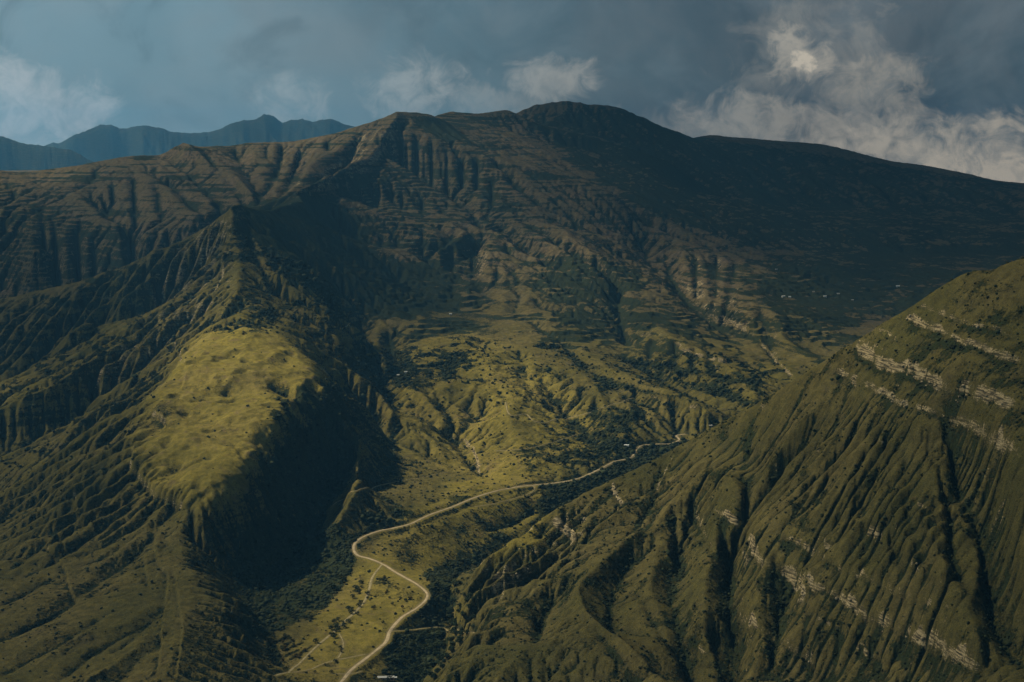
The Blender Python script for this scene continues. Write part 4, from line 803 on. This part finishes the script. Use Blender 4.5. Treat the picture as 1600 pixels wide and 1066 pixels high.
m_pl = simple('plaster_pink', (.42, .27, .19), .12, .6); m_wh = simple('white_wash', (.62, .62, .58), .1, .6); m_tin = simple('tin_roof', (.36, .37, .36), .18, .8, .6, .4); m_dk = simple('dark_opening', (.02, .022, .025), .2, 1); m_rd = simple('rust_roof', (.26, .13, .075), .3, .9, .7); m_wtin = simple('pale_tin_roof', (.66, .68, .68), .1, .8, .5, .4)
m_stone = simple('rubble_stone', (.30, .26, .20), .25, 1.5)
def base_at(px, py, rz, name, label, cat, grp=None, sink=0.):
    p = hit(h, [px], [py])[0]; e = bpy.data.objects.new(name, None); link(e); e.location = (float(p[0]), float(p[1]), float(p[2])+ALT-sink); e.rotation_euler.z = rz; return tag(e, label, cat, grp)
# long farm building in the bottom of the valley
e = base_at(603, 1061, rad(4), 'farm_building', 'long low pink farm building with a grey roof beside the bottom gully', 'building', sink=.8)
boxes('wall', [(-13, 13, -3.6, 3.6, -1.5, 4.2)], m_pl, e); gable('roof', 26, 7.2, 4.2, 1.5, .6, .18, m_tin, e)
for i in range(6):
    x0 = -11.2+i*3.6; w_ = boxes('window', [(x0, x0+1.5, -3.68, -3.55, 1.7, 3.1)], m_dk, e); boxes('frame', [(x0-.12, x0, -3.74, -3.56, 1.6, 3.2), (x0+1.5, x0+1.62, -3.74, -3.56, 1.6, 3.2), (x0-.12, x0+1.62, -3.75, -3.57, 3.2, 3.32)], m_wh, w_)
boxes('door', [(10.4, 11.8, -3.7, -3.55, .6, 3.1)], m_dk, e)
# white van body by its end: a small white hut
e = base_at(618.5, 1060, rad(10), 'white_hut', 'tiny white hut at the right end of the long pink farm building', 'hut', sink=.4)
boxes('wall', [(-1.7, 1.7, -1.5, 1.5, -1, 2.4)], m_wh, e); gable('roof', 3.4, 3, 2.4, .5, .25, .1, m_wtin, e); boxes('door', [(-.4, .5, -1.56, -1.47, .2, 2.1)], m_dk, e)
e = base_at(979, 697, rad(-12), 'white_shed', 'small bright white shed on the field edge above the far stretch of the road', 'shed', sink=.5)
boxes('wall', [(-6, 6, -3.2, 3.2, -1.5, 3.4)], m_wh, e); gable('roof', 12, 6.4, 3.4, 1.3, .5, .15, m_wtin, e); boxes('door', [(-1.2, 1.2, -3.27, -3.15, 0, 2.8)], m_dk, e)
HOUSES = [(1224,464,13,0,'larger white house with pale roof, left of the close pair on far terraces','g'),(1234,465,10,0,'smaller white house just right of its twin on the far terraced slope','g'),(1289,464,12,0,'lone bright white house in the middle of the far terraces','g'),
 (1309,460,16,1,'long low dull house just right of the lone white house','g'),(1403,448,15,0,'pale house on the dark far slope just above the shoulder of the right hill','g'),(1332,470,9,1,'small dull house below the long low house on the far terraces','g'),
 (1213,422,10,1,'highest small house on the far slope above the eroded cliffs','g'),(704,492,9,0,'tiny white house among the dark scrub above the central sunlit hill','g'),(634,583,8,0,'tiny white house left of the central hill beside the dark ravine','g'),(623,588,10,1,'small dull stone house in the dark ravine left of the central hill','g'),(1271,457,9,1,'small dull house left of the lone white house, far terraces','g'),(1110,667,9,1,'small stone house beside the far end of the road','g')]
for px, py, L_, dull, lb, _ in HOUSES:
    e = base_at(px, py, rad(random.uniform(-25, 25)), 'house', lb, 'house', 'small houses scattered on the far slopes', sink=.8); W_ = L_*.55
    boxes('wall', [(-L_/2, L_/2, -W_/2, W_/2, -2.5, 4.6)], m_stone if dull else m_wh, e); gable('roof', L_, W_, 4.6, 1.6, .5, .2, m_tin if dull else m_wtin, e)
    for i in range(2): boxes('window', [(-L_*.3+i*L_*.35, -L_*.3+i*L_*.35+1.3, -W_/2-.06, -W_/2+.05, 1.6, 3.2)], m_dk, e)
    boxes('door', [(L_*.28, L_*.28+1.1, -W_/2-.06, -W_/2+.05, 0, 2.4)], m_dk, e)
